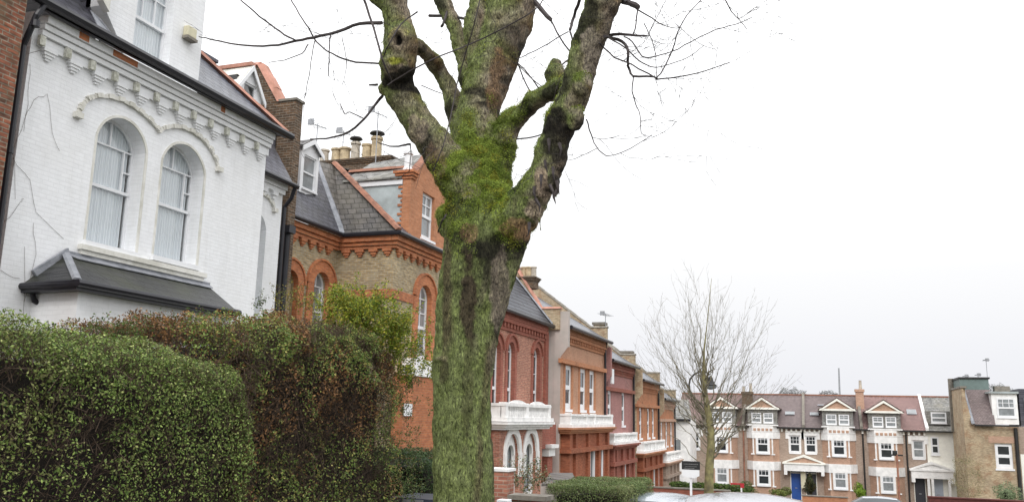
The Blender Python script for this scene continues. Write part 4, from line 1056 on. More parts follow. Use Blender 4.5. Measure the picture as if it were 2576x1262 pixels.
D_, FD = far_house(2165, 2330, 'brick house with smooth red tiled roof in the far terrace', 'far_tile_red', [2226], [2309], doors=[(2313, .95, 'door_dark', 'charcoal front door')], sky=[(2293, 1037, .8, .8, 'grey_glass')], bay_gl=('grey_glass', 'dark_glass'), dz=-.12, style2='plain', win_gl='grey_glass')
E_, FE = far_house(2330, 2412, 'white painted end house with grey slate roof, between red roof and stock brick gable', 'far_slate', [], [], wall='cream', doors=[(2358, .95, 'door_pale', 'pale blue front door')], eaves=False)
c = X_(2352); r = FE.rect(2342, 2362, 1098, 1142)
o, p = sash(E_, Face('y', YF-.08, -1), r, 0, 'plain', .01, False, 'dark_glass', .12, .12)
pent(B_, X_(2020), 1.85, Z_(1143), Z_(1163), 'c')
pent(D_, X_(2338), 1.8, Z_(1149), Z_(1168), 'w', yo=.8)
cp = MB(); 
for u in (2333, 2343, 2385): x = X_(u, 1200); cp.box(x-.1, x+.1, YF-.75, YF-.6, -6, Z_(1185))
cp.build('porch_column', M['white_stone'], D_)
MB().box(X_(2015, 1200), X_(2027, 1200), YF-.5, YF-.31, -4.3, Z_(1160)).build('porch_pier', M['door_yellow'], B_)
# dormer window box on the white house roof
c = X_(2362, 1042); zz0, zz1 = Z_(1057), Z_(1030)
D1 = MB().box(c-.95, c+1.0, YF+.4, YF+3, zz0-.1, zz1+.1).build('dormer', M['far_slate'], E_)
sash(D1, Face('y', YF+.33, -1), (c-.62, c+.62, zz0, zz1), 0, 'plain', -.02, False, 'grey_glass', .05, .12)
# party chimneys and copings
def far_chimney(H, u0, u1, vt, vb, mat, pots):
    yy = YF+2.6; a = atY(u0, vt, yy); b = atY(u1, vt, yy); zb = atY(u0, vb, yy)[2]-1.5
    mb = MB(); mb.box(a[0], b[0], yy, yy+.8, zb, a[2]-.25); mb.box(a[0]-.08, b[0]+.08, yy-.08, yy+.88, a[2]-.249, a[2])
    o = mb.build('chimney', M[mat], H)
    for t in pots:
        x = a[0]+(b[0]-a[0])*t; p = MB(); p.lathe((x, yy+.4, a[2]), [(.15, 0), (.12, .5+.3*((t*10) % 2 < 1)), (.15, .52+.3*((t*10) % 2 < 1))], 8); p.build('chimney_pot', M['grey_pot'], o)
far_chimney(A, 1866, 1892, 984, 1060, 'brown_brick', (.15, .85))
far_chimney(C_, 2152, 2172, 978, 1050, 'far_orange', (.65,))
for H, u in ((A, 1869), (B_, 2020), (C_, 2165), (D_, 2329)):
    x = X_(u, 1040); sl = (ZRID-ZEA)/4.95
    MB().prism([(x-.12, YF-.4, ZEA), (x-.12, YF-.4, ZEA+.3), (x-.12, YF+4.6, ZRID+.25), (x-.12, YF+4.6, ZRID)], (.24, 0, 0)).build('party_coping', M['stonecap' if u != 2329 else 'white_stone'], H)
for H, u in ((A, 1872), (C_, 2173), (D_, 2282)):
    a = X_(u, 1150); MB().tube([(a, YF-.08, ZEA-.3), (a, YF-.08, -6.2)], .07, 6).build('downpipe', M['brown_terracotta' if u < 1900 else 'blacklead'], H)

# stock brick gabled house to the right
def tan_house():
    y = 78.0; F = Face('y', y, -1)
    x0 = atY(2431, 1150, y)[0]; x1 = atY(2560, 1150, y)[0]+.2
    g = lambda u, v: atY(u, v, y)
    H = empty('gabled_house', ((x0+x1)/2, y, ground_z(y)), 'tan stock brick house with slate roof slope and sage green box dormer, at the right', 'house')
    zt = g(2400, 1026)[2]; ze = g(2480, 1165-98)[2]
    r = F.rect(2500, 2524, 1113, 1178); r = (r[0]-.0, r[1]+.0, r[2], r[3])
    r = (g(2504, 1145)[0], g(2548, 1145)[0], g(2530, 1178)[2], g(2530, 1115)[2])
    o, p = sash(H, F, r, 0, 'plain', .12, False, 'dark_glass', .14, .22)
    zt = g(2405, 975)[2]
    outer = [(x0, -7), (x1, -7), (x1, ze), (g(2447, 1070)[0], ze), (x0+.12, zt), (x0, zt)]
    build_wall(H, F, outer, [p], 'tan_brick', 'wall')
    MB().box(x0, x0+.3, y+.301, y+6.6, -7, zt).build('side_wall', M['tan_brick'], H)
    b = MB(); F.box(b, r[0]-.4, r[1]+.4, r[3]+.05, r[3]+.55, -.01, .02); b.build('window_arch', M['far_orange'], H)
    b = MB(); b.box(x0-.08, x0+.38, y-.06, y+6.6, zt+.001, zt+.15); b.build('gable_cap', M['stonecap'], H)
    sl = slope(H, [(g(2447, 1070)[0], y-.3, ze), (g(2503, 1070)[0], y-.3, ze), (g(2497, 985)[0]+.1, y+1.9, zt-.05), (g(2433, 985)[0], y+1.9, zt-.05)], 'far_tile_purple')
    cap_line(H, (g(2447, 1070)[0], y-.34, ze+.03), (g(2433, 985)[0], y+1.9, zt), .25, .06, 'lead', 'verge_flashing', seg=1)
    gb = MB(); gb.box(g(2450, 1070)[0], g(2560, 1070)[0], y-.42, y-.3, ze-.13, ze); gb.build('gutter', M['blacklead'], H)
    bx = atY(2416, 985, y+2); by = atY(2486, 950, y+2)
    D = MB().box(bx[0], by[0], y+2, y+6, bx[2]-.4, by[2]-.08).build('box_dormer', M['sage'], H)
    MB().box(bx[0]-.1, by[0]+.1, y+1.9, y+6.1, by[2]-.079, by[2]+.06).build('roof_edge', M['blacklead'], D)
    # second dormer, white, glazed
    w = (g(2509, 1020)[0], g(2556, 1020)[0], g(2530, 1050)[2], g(2530, 1000)[2])
    d = MB(); d.box(g(2497, 1020)[0], g(2562, 1020)[0], y+.3, y+3, w[2]-.5, w[3]+.35); Dd = d.build('dormer', M['white_stone'], H)
    sash(Dd, Face('y', y+.28, -1), w, 0, 'grid6', -.02, False, 'grey_glass', .05, .12)
    MB().box(g(2490, 1020)[0], g(2566, 1020)[0], y+.1, y+3, w[3]+.351, w[3]+.5).build('dormer_roof', M['felt'], Dd)
    MB().box(g(2516, 985)[0], g(2556, 985)[0], y+2.2, y+3, w[3]+.5, w[3]+1.0).build('roof_lantern', M['stonecap'], H)
    pp = g(2556, 1100); MB().tube([(pp[0], y-.12, ze-.2), (g(2561, 1170)[0], y-.12, -6.5)], .14, 6).build('downpipe', M['blacklead'], H)
    f = MB(); a = g(2396, 985); a = atY(2396, 985, y+6); f.box(a[0]-.3, a[0]+.1, y+5.6, y+6.1, zt-3.5, atY(2396, 952, y+6)[2]); f.build('flue', M['stonecap'], H)
    # next house at frame edge
    K = empty('gabled_house', (x1+3, y, ground_z(y)), 'cream walled house with dark roof cut by the right edge of the view', 'house')
    MB().box(x1+.01, x1+7, y, y+6, -7, ze-2.2).build('ground_floor_wall', M['cream'], K)
    MB().box(x1+.01, x1+7, y+.001, y+6, ze-2.199, ze-.1).build('upper_wall', M['far_brick'], K)
    MB().box(x1+.3, x1+7, y+.3, y+5, ze-.09, zt).build('mansard', M['slate'], K)
    MB().box(x1+.6, x1+2.4, y+.2, y+.29, w[2], w[3]).build('window', M['grey_glass'], K)
    for u, h in ((2484, 903),):
        a = atY(u, 950, y+3); aerial(a[0], y+3, a[2], atY(u, h, y+3)[2]-a[2], 'tall thin television aerial on the sage green box dormer', 1.0)
    for u, v in ((2430, 943), (2461, 940)):
        a = atY(u, 952, y+3); aerial(a[0], y+3, a[2], atY(u, v, y+3)[2]-a[2], 'small roof aerial on the green box dormer, %s one' % ('left' if u < 2450 else 'middle'), .8)
tan_house()
b = MB(); a = atY(2110, 990, 170); b.tube([tuple(a-(0,0,14)), tuple(atY(2110, 925, 170))], [.3, .12], 6)
tag(b.build('radio_mast', M['metal_grey']), 'faint distant mast rising behind the far terrace roof', 'mast')
# =================================================================== GROUND
def ground():
    me = MB(); xs = [-300, -4.55, -2.3, 4.5, 6.6, 300]; ys = [-80, -20, 0]+list(range(4, 89, 6))+[88, 140, 500]
    vs = [(x, y, ground_z(y)-.30) for y in ys for x in (-400, -60, -4.6, -2.2, 4.6, 60, 400)]
    n = 7; fs = [(j*n+i, j*n+i+1, (j+1)*n+i+1, (j+1)*n+i) for j in range(len(ys)-1) for i in range(n-1)]
    me.add(vs, fs); tag(me.build('ground', M['soil']), kind='structure')
    def strip(nm, x0, x1, dz, mat, th=None):
        b = MB(); yy = [-20, 0]+list(range(4, 76, 6))+[76.0]
        for a, c in zip(yy[:-1], yy[1:]):
            za, zc = ground_z(a)+dz, ground_z(c)+dz
            b.add([(x0, a, za), (x1, a, za), (x1, c, zc), (x0, c, zc), (x0, a, za-.25), (x1, a, za-.25), (x1, c, zc-.25), (x0, c, zc-.25)], [(0,1,2,3), (0,4,5,1), (1,5,6,2), (2,6,7,3), (3,7,4,0)])
        tag(b.build(nm, M[mat]), kind='structure')
    strip('road', -2.18, 4.58, -.12, 'asphalt'); strip('pavement', -4.5, -2.35, 0, 'paving'); strip('far_pavement', 4.75, 7.0, 0, 'paving')
    strip('kerb', -2.349, -2.181, .004, 'kerb'); strip('far_kerb', 4.581, 4.749, .004, 'kerb')
    strip('garden_strip', -12, -4.9, -.06, 'soil')
    b = MB()
    for y in range(-10, 70, 6): b.add([(1.15, y, ground_z(y)-.114), (1.27, y, ground_z(y)-.114), (1.27, y+2, ground_z(y+2)-.114), (1.15, y+2, ground_z(y+2)-.114)], [(0,1,2,3)])
    tag(b.build('road_markings', M['line']), kind='structure')
    b = MB(); b.box(-60, 60, 76.01, 82, -5.6, -5.32); tag(b.build('cross_road', M['asphalt']), kind='structure')
ground()

# =================================================================== BIG MOSSY TREE
def depth(P): return float((np.array(P)-EYE) @ _f)
def px(u, v, y): return atY(u, v, y)
def big_tree():
    T = empty('street_tree', (-3.1, 7.5, -.55), 'big pollarded bare street tree with thick moss covered trunk and limbs, centre of the view', 'tree')
    limbs = {
     'trunk': [(1166,1500,215,7.5),(1166,1380,180,7.5),(1166,1262,164,7.5),(1165,1150,157,7.5),(1163,1050,153,7.5),(1163,950,150,7.5),(1166,860,152,7.5),(1175,780,160,7.5),(1188,710,172,7.5),(1200,650,182,7.5),(1208,590,186,7.5),(1210,540,176,7.52),(1212,490,160,7.55)],
     'l1': [(1200,540,120,7.45),(1178,480,118,7.42),(1140,428,106,7.38),(1098,372,97,7.33),(1055,312,90,7.28),(1018,255,84,7.22),(1000,200,84,7.16),(1004,150,96,7.1),(1006,105,92,7.07),(1001,60,76,7.02),(993,15,70,6.98),(980,-40,72,6.9),(965,-110,70,6.85),(955,-200,60,6.8),(950,-320,46,6.75)],
     'l1b': [(985,25,50,6.98),(955,-5,44,6.95),(925,-28,40,6.93),(890,-70,32,6.9),(860,-140,24,6.85)],
     'flank': [(1292,560,96,7.45),(1284,610,92,7.45),(1268,670,84,7.45),(1250,740,74,7.45),(1232,820,66,7.45),(1214,920,60,7.45),(1205,1040,56,7.45)],
     'l2': [(1210,540,150,7.6),(1207,470,148,7.65),(1203,400,142,7.7),(1197,330,124,7.75),(1208,265,116,7.8),(1228,200,114,7.85),(1250,140,118,7.9),(1270,80,124,7.95),(1284,20,128,8.0),(1296,-60,130,8.05),(1302,-140,120,8.1),(1306,-240,104,8.2),(1300,-360,84,8.3)],
     'l2b': [(1208,180,60,7.85),(1196,120,52,7.85),(1194,70,62,7.85),(1206,20,58,7.9),(1210,-40,56,7.95),(1206,-120,48,8.0),(1196,-220,36,8.1)],
     'l2d': [(1180,400,80,7.85),(1156,320,58,7.95),(1143,262,52,8.0),(1126,215,46,8.0),(1104,175,44,7.95),(1076,142,42,7.7),(1046,115,42,7.4),(1015,95,40,7.15)],
     'l2c': [(1192,260,44,8.0),(1176,205,44,8.02),(1168,160,42,8.05),(1156,110,44,8.08),(1142,65,44,8.1),(1122,20,46,8.12),(1100,-40,46,8.15),(1082,-110,42,8.2),(1070,-190,36,8.25),(1060,-280,26,8.3)],
     'l3': [(1205,620,120,7.45),(1250,585,118,7.42),(1300,545,112,7.38),(1338,495,98,7.34),(1368,440,90,7.3),(1388,385,86,7.26),(1404,328,84,7.22),(1428,275,80,7.18),(1448,222,78,7.14),(1462,170,80,7.1),(1478,115,86,7.06),(1498,55,92,7.02),(1518,0,98,6.98),(1540,-60,102,6.94),(1562,-140,98,6.9),(1580,-240,84,6.85),(1590,-360,66,6.8)],
     'l3b': [(1225,500,96,7.75),(1252,430,70,7.78),(1270,370,60,7.75),(1290,315,56,7.7),(1325,277,52,7.6),(1362,246,48,7.45),(1408,222,50,7.3),(1440,205,44,7.2)],
     'l3c': [(1420,235,46,7.35),(1404,205,44,7.4),(1396,175,42,7.42),(1402,150,30,7.42)],
     'stub': [(1350,505,26,7.3),(1356,545,20,7.28),(1361,583,13,7.27)],
    }
    mb = MB(); rnd = random.Random(5)
    for k, L in limbs.items():
        P = [px(u, v, y) for u, v, w, y in L]; R = [w*.5*depth(p)/F_ for p, (u, v, w, y) in zip(P, L)]
        # refine along a Catmull-Rom curve so knuckles and swellings can be added
        pts = []; rad = []
        for i in range(len(P)-1):
            p0, p1, p2, p3 = P[max(i-1, 0)], P[i], P[i+1], P[min(i+2, len(P)-1)]
            for t in (0, .25, .5, .75):
                q = .5*((2*p1)+(-p0+p2)*t+(2*p0-5*p1+4*p2-p3)*t*t+(-p0+3*p1-3*p2+p3)*t**3)
                pts.append(q); r = R[i]+(R[i+1]-R[i])*t
                rad.append(r*(1+.05*noise.noise(Vector(q)*4)+.035*rnd.uniform(-1, 1)*(k != 'trunk')))
        pts.append(P[-1]); rad.append(R[-1])
        mb.tube(pts, [max(r*.6, r-(.004 if k in ('trunk','flank') else .011)) for r in rad], 20)
    def blob(u, v, y, w, sx=1, sz=1):
        c = px(u, v, y); r = w*.5*depth(c)/F_; n = 8
        prof = [(max(.001, r*math.sin(PI*i/n))*sx, -r*math.cos(PI*i/n)*sz) for i in range(n+1)]
        mb.lathe(c, prof, 14)
    for a in ((1000,160,7.02,92,1,1.1),(1008,108,6.98,84,1,1.2),(966,225,7.2,34,1,1),(1466,212,7.0,44,1,1.3),(1448,300,7.1,44,1,1.4),(1400,395,7.2,70,.8,1.3),(1388,455,7.2,56,.7,1.3),(1398,470,7.2,34,.6,1.6),(1345,255,7.55,60,1,.8),(1287,300,7.7,60,1,.8),(1268,345,7.7,60,1,1.2),(1310,590,7.35,60,.8,1.2),(1200,40,7.85,56,1,1.1),(1110,905,7.28,46,1,.4),(1120,560,7.45,60,.7,1.4),(1398,190,7.4,50,1,1.2)):
        blob(*a)
    o = mb.build('trunk', M['twig'])
    md = o.modifiers.new('r', 'REMESH'); md.mode = 'VOXEL'; md.voxel_size = .0165; md.adaptivity = 0
    sm = o.modifiers.new('s', 'SMOOTH'); sm.factor = .5; sm.iterations = 9
    dg = bpy.context.evaluated_depsgraph_get(); me = bpy.data.meshes.new_from_object(o.evaluated_get(dg))
    bpy.data.objects.remove(o, do_unlink=True)
    n = len(me.vertices); V = np.empty(n*3, np.float32); me.vertices.foreach_get('co', V); V = V.reshape(-1, 3).astype(float)
    Nn = np.empty(n*3, np.float32); me.vertices.foreach_get('normal', Nn); Nn = Nn.reshape(-1, 3).astype(float)
    col = np.zeros((n, 4)); col[:, 3] = 1; mossw = np.zeros(n)
    green = np.array((.128,.158,.048)); green2 = np.array((.215,.25,.11)); brown = np.array((.15,.10,.067)); grey = np.array((.37,.32,.26)); rust = np.array((.20,.125,.075)); dark = np.array((.022,.019,.016)); mossc = np.array((.16,.215,.04))
    hole = px(1008, 105, 6.9); fork = px(1215, 430, 7.4)
    PATCH = []  # local colour patches, darker along the right limb's lower side
    for u, v, y_, ru, rv, pc, st in ((1352,452,7.05,20,45,(.46,.36,.28),.9),(1322,515,7.05,24,32,(.46,.37,.29),.9),(1290,560,7.05,45,30,(.24,.14,.08),.7),
            (1390,350,7.0,34,75,dark,.9),(1405,440,7.0,22,50,dark,.9),(1395,300,7.0,30,30,dark,.7),(1000,188,6.9,50,26,dark,.95),(988,80,6.8,26,14,(.36,.38,.05),.9),(985,147,6.8,24,12,(.36,.38,.05),.9),
            (1285,455,7.2,26,34,(.03,.045,.015),.85),(1150,520,7.2,50,34,(.035,.045,.02),.7),(1245,625,7.2,85,26,dark,.75),(1165,600,7.2,26,16,dark,.7),(1240,680,7.2,30,70,dark,.6),
            (1232,190,7.5,22,90,(.20,.12,.07),.8),(1290,80,7.6,40,50,dark,.5),(1255,60,7.6,60,16,dark,.5),(1475,120,6.8,28,70,(.36,.31,.26),.7),(1440,240,6.9,30,34,(.33,.28,.22),.6),
            (1176,755,7.2,19,115,(.06,.042,.032),.9),(1234,800,7.2,9,150,(.035,.03,.02),.8),(1112,930,7.2,16,30,(.06,.045,.03),.6),(1105,900,7.2,24,10,(.16,.13,.09),.6),(1170,960,7.2,12,160,(.06,.05,.03),.5),(1255,740,7.3,24,120,(.24,.20,.165),.7),(1085,400,7.1,30,50,(.19,.13,.095),.7),(1045,330,7.1,30,40,(.33,.27,.215),.7),(1168,475,7.1,34,20,(.30,.25,.19),.6),(1180,585,7.15,24,24,(.24,.15,.09),.7)):
        cc = px(u, v, y_); k_ = depth(cc)/F_; PATCH.append((cc, ru*k_, rv*k_, tuple(pc), st))
    # vertex colours follow height, facing and noise; dark blotches thin on upward faces
    for i in range(n):
        p = V[i]; q = Vector(p); nn = Nn[i]
        zf = p[2]
        f1 = noise.noise(Vector((p[0]*7, p[1]*7, p[2]*.9))); f2 = noise.noise(q*14); f3 = noise.noise(q*4+Vector((9, 3, 1))); f4 = noise.noise(q*38)
        on_trunk = zf < 3.55
        ridg = abs(noise.noise(Vector((p[0]*16, p[1]*16, p[2]*2.2))))
        d = f3*.020+f2*.010+f4*.004-.010*max(0, .25-ridg)*4
        if not on_trunk: d = f3*.024+f2*.014+f4*.006
        right = nn[0]*.80+nn[1]*-.25; up = nn[2]
        if on_trunk:
            g = .5+.5*f2; c = green*(1-g)+green2*g
            s = max(0, min(1, (noise.noise(Vector((p[0]*6+3, p[1]*6, p[2]*.35)))-.17)*6)); s *= .75
            c = c*(1-s)+(dark*.7+brown*.5)*s
            # grey brown flank running down from the right limb
            w = max(0, min(1, (right-.66+f3*.3)*4))*max(0, min(1, (zf-1.9)/.5)); c = c*(1-w)+(grey*.6+brown*.3)*w
            b = max(0, min(1, (f3-.3)*5))*max(0, min(1, (zf-2.6)/.5)); c = c*(1-b)+rust*b
            k = max(0, min(1, (noise.noise(q*3+Vector((4, 4, 4)))-.2)*5))*max(0, min(1, (zf-2.6)/.4)); c = c*(1-.75*k)+dark*.75*k
        else:
            left = -nn[0]*.6+up*.45-nn[1]*.15
            w = max(0, min(1, .56+left*1.15+f3*.8)); g = .5+.5*f2
            bark = grey*(.55+.45*f2)+brown*.4*(1-f2)
            if f3 > .12: bark = bark*(1-min(1, (f3-.12)*4))+rust*min(1, (f3-.12)*4)
            c = bark*(1-w)+(green*(1-g)+green2*g)*1.05*w
            k = max(0, min(1, (noise.noise(q*3.3+Vector((1, 7, 2)))-.18)*6))*(.3 if up > .2 else 1); c = c*(1-.85*k)+dark*.85*k
        # deep moss cushion round the fork and along the tops of limbs
        df = np.linalg.norm((p-fork)*np.array((1, .8, .55)))
        mw = max(0, min(1, 1.55-df/.33+f3*1.2))
        mw = max(mw, max(0, min(1, (up-.30+f3*.9)*1.6))*(.8 if not on_trunk else .0)*(1 if zf < 4.6 else .35)*(1 if p[0] > -3.35 else .3))
        if p[0] < -3.0 and zf > 3.8 and nn[0] > .3 and f3 < .1: mw *= .4
        mossw[i] = mw
        c = c*(1-mw)+mossc*(.6+.6*(.5+.5*f2))*mw; d += mw*(.012+.018*f2)
        for (pc, rx, rz, pcol, st) in PATCH:
            dd = ((p[0]-pc[0])/rx)**2+((p[2]-pc[2])/rz)**2+((p[1]-pc[1])/.45)**2
            if dd < 1.6:
                t = max(0, min(1, (1.25-dd+f3*1.1+f2*.6)*2))*st; c = c*(1-t)+np.array(pcol)*(.75+.5*(.5+.5*f2))*t
                if st > .8: mossw[i] *= (1-t)
        # knot hole with pale callus
        dh = np.linalg.norm((p-hole)*np.array((1.25, .5, .8)))
        if dh < .15:
            if dh < .055: c = dark*.5; d -= .05
            else: t = max(0, 1-(dh-.055)/.095); c = c*(1-t)+np.array((.27,.22,.17))*t; d += .015*t; mossw[i] = 0
        col[i, :3] = c; V[i] = p+nn*d
    me.vertices.foreach_set('co', V.astype(np.float32).ravel())
    ca = me.color_attributes.new('Col', 'FLOAT_COLOR', 'POINT'); ca.data.foreach_set('color', col.astype(np.float32).ravel())
    me.polygons.foreach_set('use_smooth', [True]*len(me.polygons))
    m, nt, b = newmat('mossy_bark')
    a = nt.nodes.new('ShaderNodeAttribute'); a.attribute_name = 'Col'
    mp = nt.nodes.new('ShaderNodeMapping'); mp.inputs['Scale'].default_value = (1, 1, .45); nt.links.new(pos(nt), mp.inputs[0])
    f = noise_tex(nt, mp.outputs[0], 62, 4, .8); f2_ = noise_tex(nt, mp.outputs[0], 22, 6, .75)
    c = mixc(nt, 1.0, a.outputs['Color'], ramp(nt, f, [(.38, (.20,.18,.18)), (.455, (.9,.9,.9)), (.56, (1.15,1.15,1.1)), (.64, (2.3,2.3,2.0))]), 'MULTIPLY')
    c = mixc(nt, 1.0, c, ramp(nt, f2_, [(.35, (.62,.62,.62)), (.65, (1.32,1.32,1.3))]), 'MULTIPLY')
    nt.links.new(c, b.inputs['Base Color']); b.inputs['Roughness'].default_value = .9; b.inputs['Specular IOR Level'].default_value = .2
    mm = N(nt, 'ShaderNodeMath', operation='ADD'); nt.links.new(f, mm.inputs[0]); nt.links.new(f2_, mm.inputs[1]); bump(nt, b, mm.outputs[0], 1.0, .03)
    me.materials.clear(); me.materials.append(m); me.name = 'trunk'
    link('trunk', me, T)
    # moss and small ivy leaves
    pr = (mossw**1.2+.05*(V[:, 2] > 3.3)*(col[:, 1] > col[:, 0]*1.12))*(V[:, 2] > 2.9); pr = pr/pr.sum(); idx = RNG.choice(n, 52000, p=pr)
    P = V[idx]+RNG.normal(0, .006, (len(idx), 3))+Nn[idx]*RNG.uniform(-.002, .012, (len(idx), 1))
    t = RNG.uniform(0, 1, (len(idx), 1)); cl = vnoise(P, 6)[:, None]*.8+.5; cl = np.clip(cl, 0, 1)
    C = (np.array([[.11,.165,.026]])*(1-cl)+np.array([[.36,.45,.075]])*cl)*(.5+.9*t)
    hue = vnoise(P, 9, 40)[:, None]; C = np.where(hue > .25, C*np.array((1.2,.95,.8)), C); bf = np.linalg.norm(P-px(1240, 510, 7.2), axis=1) < .16; C[bf] = C[bf]*1.2+np.array((.05,.055,0))
    leaves_mesh('moss', P, Nn[idx], RNG.uniform(.005, .017, len(idx)), C, M['moss_leaf'], T, 1.0, .6)
    # pale bark flakes / hanging scraps at right limb
    rr = random.Random(11)
    for (u, v, y) in ((1372,400,7.15),(1392,420,7.15),(1404,455,7.15),(1399,478,7.15),(1388,465,7.1),(1352,500,7.15),(1330,560,7.2),(1412,360,7.1),(1365,440,7.1),(1345,470,7.15),(1380,350,7.1)):
        c = px(u, v, y); 
        pts = [tuple(c+np.array((rr.uniform(-.02, .02), 0, 0))), tuple(c+np.array((rr.uniform(-.02, .03), -.02, -.07))), tuple(c+np.array((rr.uniform(-.01, .03), -.01, -.13)))]
        MB().tube(pts, [.018, .012, .003], 5).build('bark_scrap', M['twig'], T)
    # thin branches
    br = [
     ([(960,58),(905,60),(850,80),(790,95),(745,103),(700,114),(640,116),(580,110),(530,100),(500,92)], 7.0, 10, 2, 0),
     ([(745,103),(715,88),(680,62),(640,30),(600,-5)], 7.0, 5, 3, 0),
     ([(730,-5),(752,35),(776,70),(790,97),(812,120),(850,143),(895,157),(960,161)], 7.05, 3, 5, 0),
     ([(793,100),(785,140),(778,190),(765,248)], 7.0, 3, 1.5, 0),
     ([(832,88),(828,130),(827,192)], 7.0, 4, 2.5, 0),
     ([(775,112),(760,135),(715,152),(675,158)], 7.0, 3.5, 1.5, 0),
     ([(962,242),(935,275),(905,310),(865,338),(820,349),(780,350)], 7.2, 8, 3, .1),
     ([(918,300),(880,282),(868,288),(855,260)], 7.2, 3, 2, 0),
     ([(912,-10),(940,70),(962,150),(985,205)], 6.6, 7, 4, 0),
     ([(860,90),(868,130),(872,170),(860,215)], 7.0, 2, 1.2, 0),
     ([(975,215),(1030,180),(1110,140),(1190,108),(1270,70),(1345,25),(1370,-10)], 6.5, 4, 3, 0),
     ([(1210,-10),(1185,90),(1150,210),(1125,330),(1090,430)], 6.4, 3.5, 3, 0),
     ([(1300,-40),(1340,0),(1375,40),(1385,50)], 7.9, 16, 10, 0),
     ([(1385,50),(1400,80),(1430,125),(1455,150)], 7.9, 4, 4, 0),
     ([(1480,-60),(1458,0),(1445,40),(1434,75)], 7.3, 10, 7, 0),
     ([(1434,75),(1440,100),(1456,140)], 7.3, 5, 4, 0),
     ([(1430,80),(1380,110),(1330,135),(1300,148)], 7.9, 3, 2, 0),
     ([(1290,150),(1320,175),(1350,215),(1370,245)], 7.9, 3, 4, 0),
     ([(1300,160),(1340,200),(1385,232)], 7.9, 2.5, 2.5, 0),
     ([(1300,155),(1325,215),(1345,240)], 7.9, 3, 4, 0),
     ([(1440,145),(1405,170),(1385,215),(1375,245)], 7.6, 4, 4, 0),
     ([(1580,5),(1605,18),(1590,10),(1566,5)], 7.0, 15, 12, 0),
     ([(1080,40),(1130,40),(1175,48)], 8.0, 8, 6, 0),
     ([(1050,30),(1010,60),(980,110),(960,150)], 6.7, 4, 3, 0),
     ([(1110,68),(1122,40),(1128,0)], 8.0, 7, 6, 0),
     ([(950,213),(930,214)], 7.2, 7, 4, 0),
     ([(1032,363),(1012,366),(980,368),(950,358)], 7.3, 6, 2, 0),
     ([(1032,363),(1034,390),(1030,430)], 7.3, 3, 2, 0),
     ([(1122,540),(1110,560),(1102,585)], 7.2, 5, 3, 0),
     # right hand sprays
     ([(1515,92),(1560,86),(1600,90),(1627,91)], 7.0, 9, 4, 0),
     ([(1520,92),(1555,100),(1577,118),(1579,155),(1582,172),(1593,192),(1640,193),(1652,198)], 7.0, 9, 4.5, 0),
     ([(1508,108),(1545,145),(1580,158),(1620,180),(1655,199)], 6.95, 4, 4, 0),
     ([(1530,95),(1575,122),(1610,155),(1650,170),(1690,160),(1730,145),(1770,115)], 7.0, 4, 1.5, 0),
     ([(1570,93),(1590,105),(1615,142),(1650,142),(1690,130),(1740,105),(1800,75),(1850,62),(1890,45)], 7.1, 4, 2, 0),
     ([(1650,200),(1668,175),(1690,130),(1710,70),(1740,25),(1770,-5)], 7.1, 4, 2, 0),
     ([(1652,200),(1710,193),(1770,180),(1835,158)], 7.05, 4, 2, 0),
     ([(1593,192),(1590,230),(1600,265),(1610,290),(1613,335),(1625,340)], 7.0, 3.5, 1.5, 0),
     ([(1610,305),(1640,300)], 7.0, 1.5, 1, 0),
     ([(1604,20),(1600,60),(1593,90)], 7.0, 4, 3, 0),
     ([(1600,22),(1630,40),(1660,60),(1690,70),(1715,70)], 7.0, 4, 1.5, 0),
     ([(1620,60),(1640,100),(1650,140),(1652,195)], 7.1, 2.5, 2, 0),
     ([(1820,-8),(1840,30),(1858,48),(1880,75)], 7.2, 3.5, 1.5, 0),
     ([(1858,48),(1880,35),(1910,20)], 7.2, 2, 1, 0),
     ([(1475,300),(1488,340),(1500,368),(1525,392),(1560,385),(1600,365),(1640,340)], 6.9, 3.5, 1.5, 0),
     ([(1490,345),(1520,350),(1560,340)], 6.9, 1.5, 1, 0),
     ([(1505,372),(1480,385),(1445,400)], 6.9, 2, 1, 0),
     ([(1700,60),(1760,110),(1800,125)], 7.2, 1.8, 1, 0),
     ([(1630,92),(1640,70),(1660,30),(1680,-5)], 7.2, 2.5, 1.5, 0),
     ([(1300,350),(1340,345),(1375,335)], 7.8, 4, 3, 0),
     ([(1060,215),(1110,235),(1150,240)], 8.0, 2.5, 1.5, 0),
    ]
    BRW = []
    for L, y, w0, w1, dy in br:
        P = []; rd = []
        for i in range(len(L)-1):
            p0, p1, p2, p3 = [np.array(L[max(0, min(len(L)-1, j))], float) for j in (i-1, i, i+1, i+2)]
            for t in (0, .33, .66):
                q = .5*((2*p1)+(-p0+p2)*t+(2*p0-5*p1+4*p2-p3)*t*t+(-p0+3*p1-3*p2+p3)*t**3)
                P.append(q+np.array([rnd.uniform(-1.2, 1.2), rnd.uniform(-1.2, 1.2)])*(t > 0))
        P.append(np.array(L[-1], float)); m = len(P)
        W = [px(u, v, y+dy*k/m+.12*math.sin(k*.7+L[0][0])) for k, (u, v) in enumerate(P)]
        rd = [max(.0028, (w0+(w1-w0)*k/m)*.5*depth(p)/F_) for k, p in enumerate(W)]
        MB().tube(W, rd, 6).build('branch', M['twig'], T); BRW.append([np.array(q) for q in W])
    # fine spray of twigs off those branches
    A = []; B = []; R = []
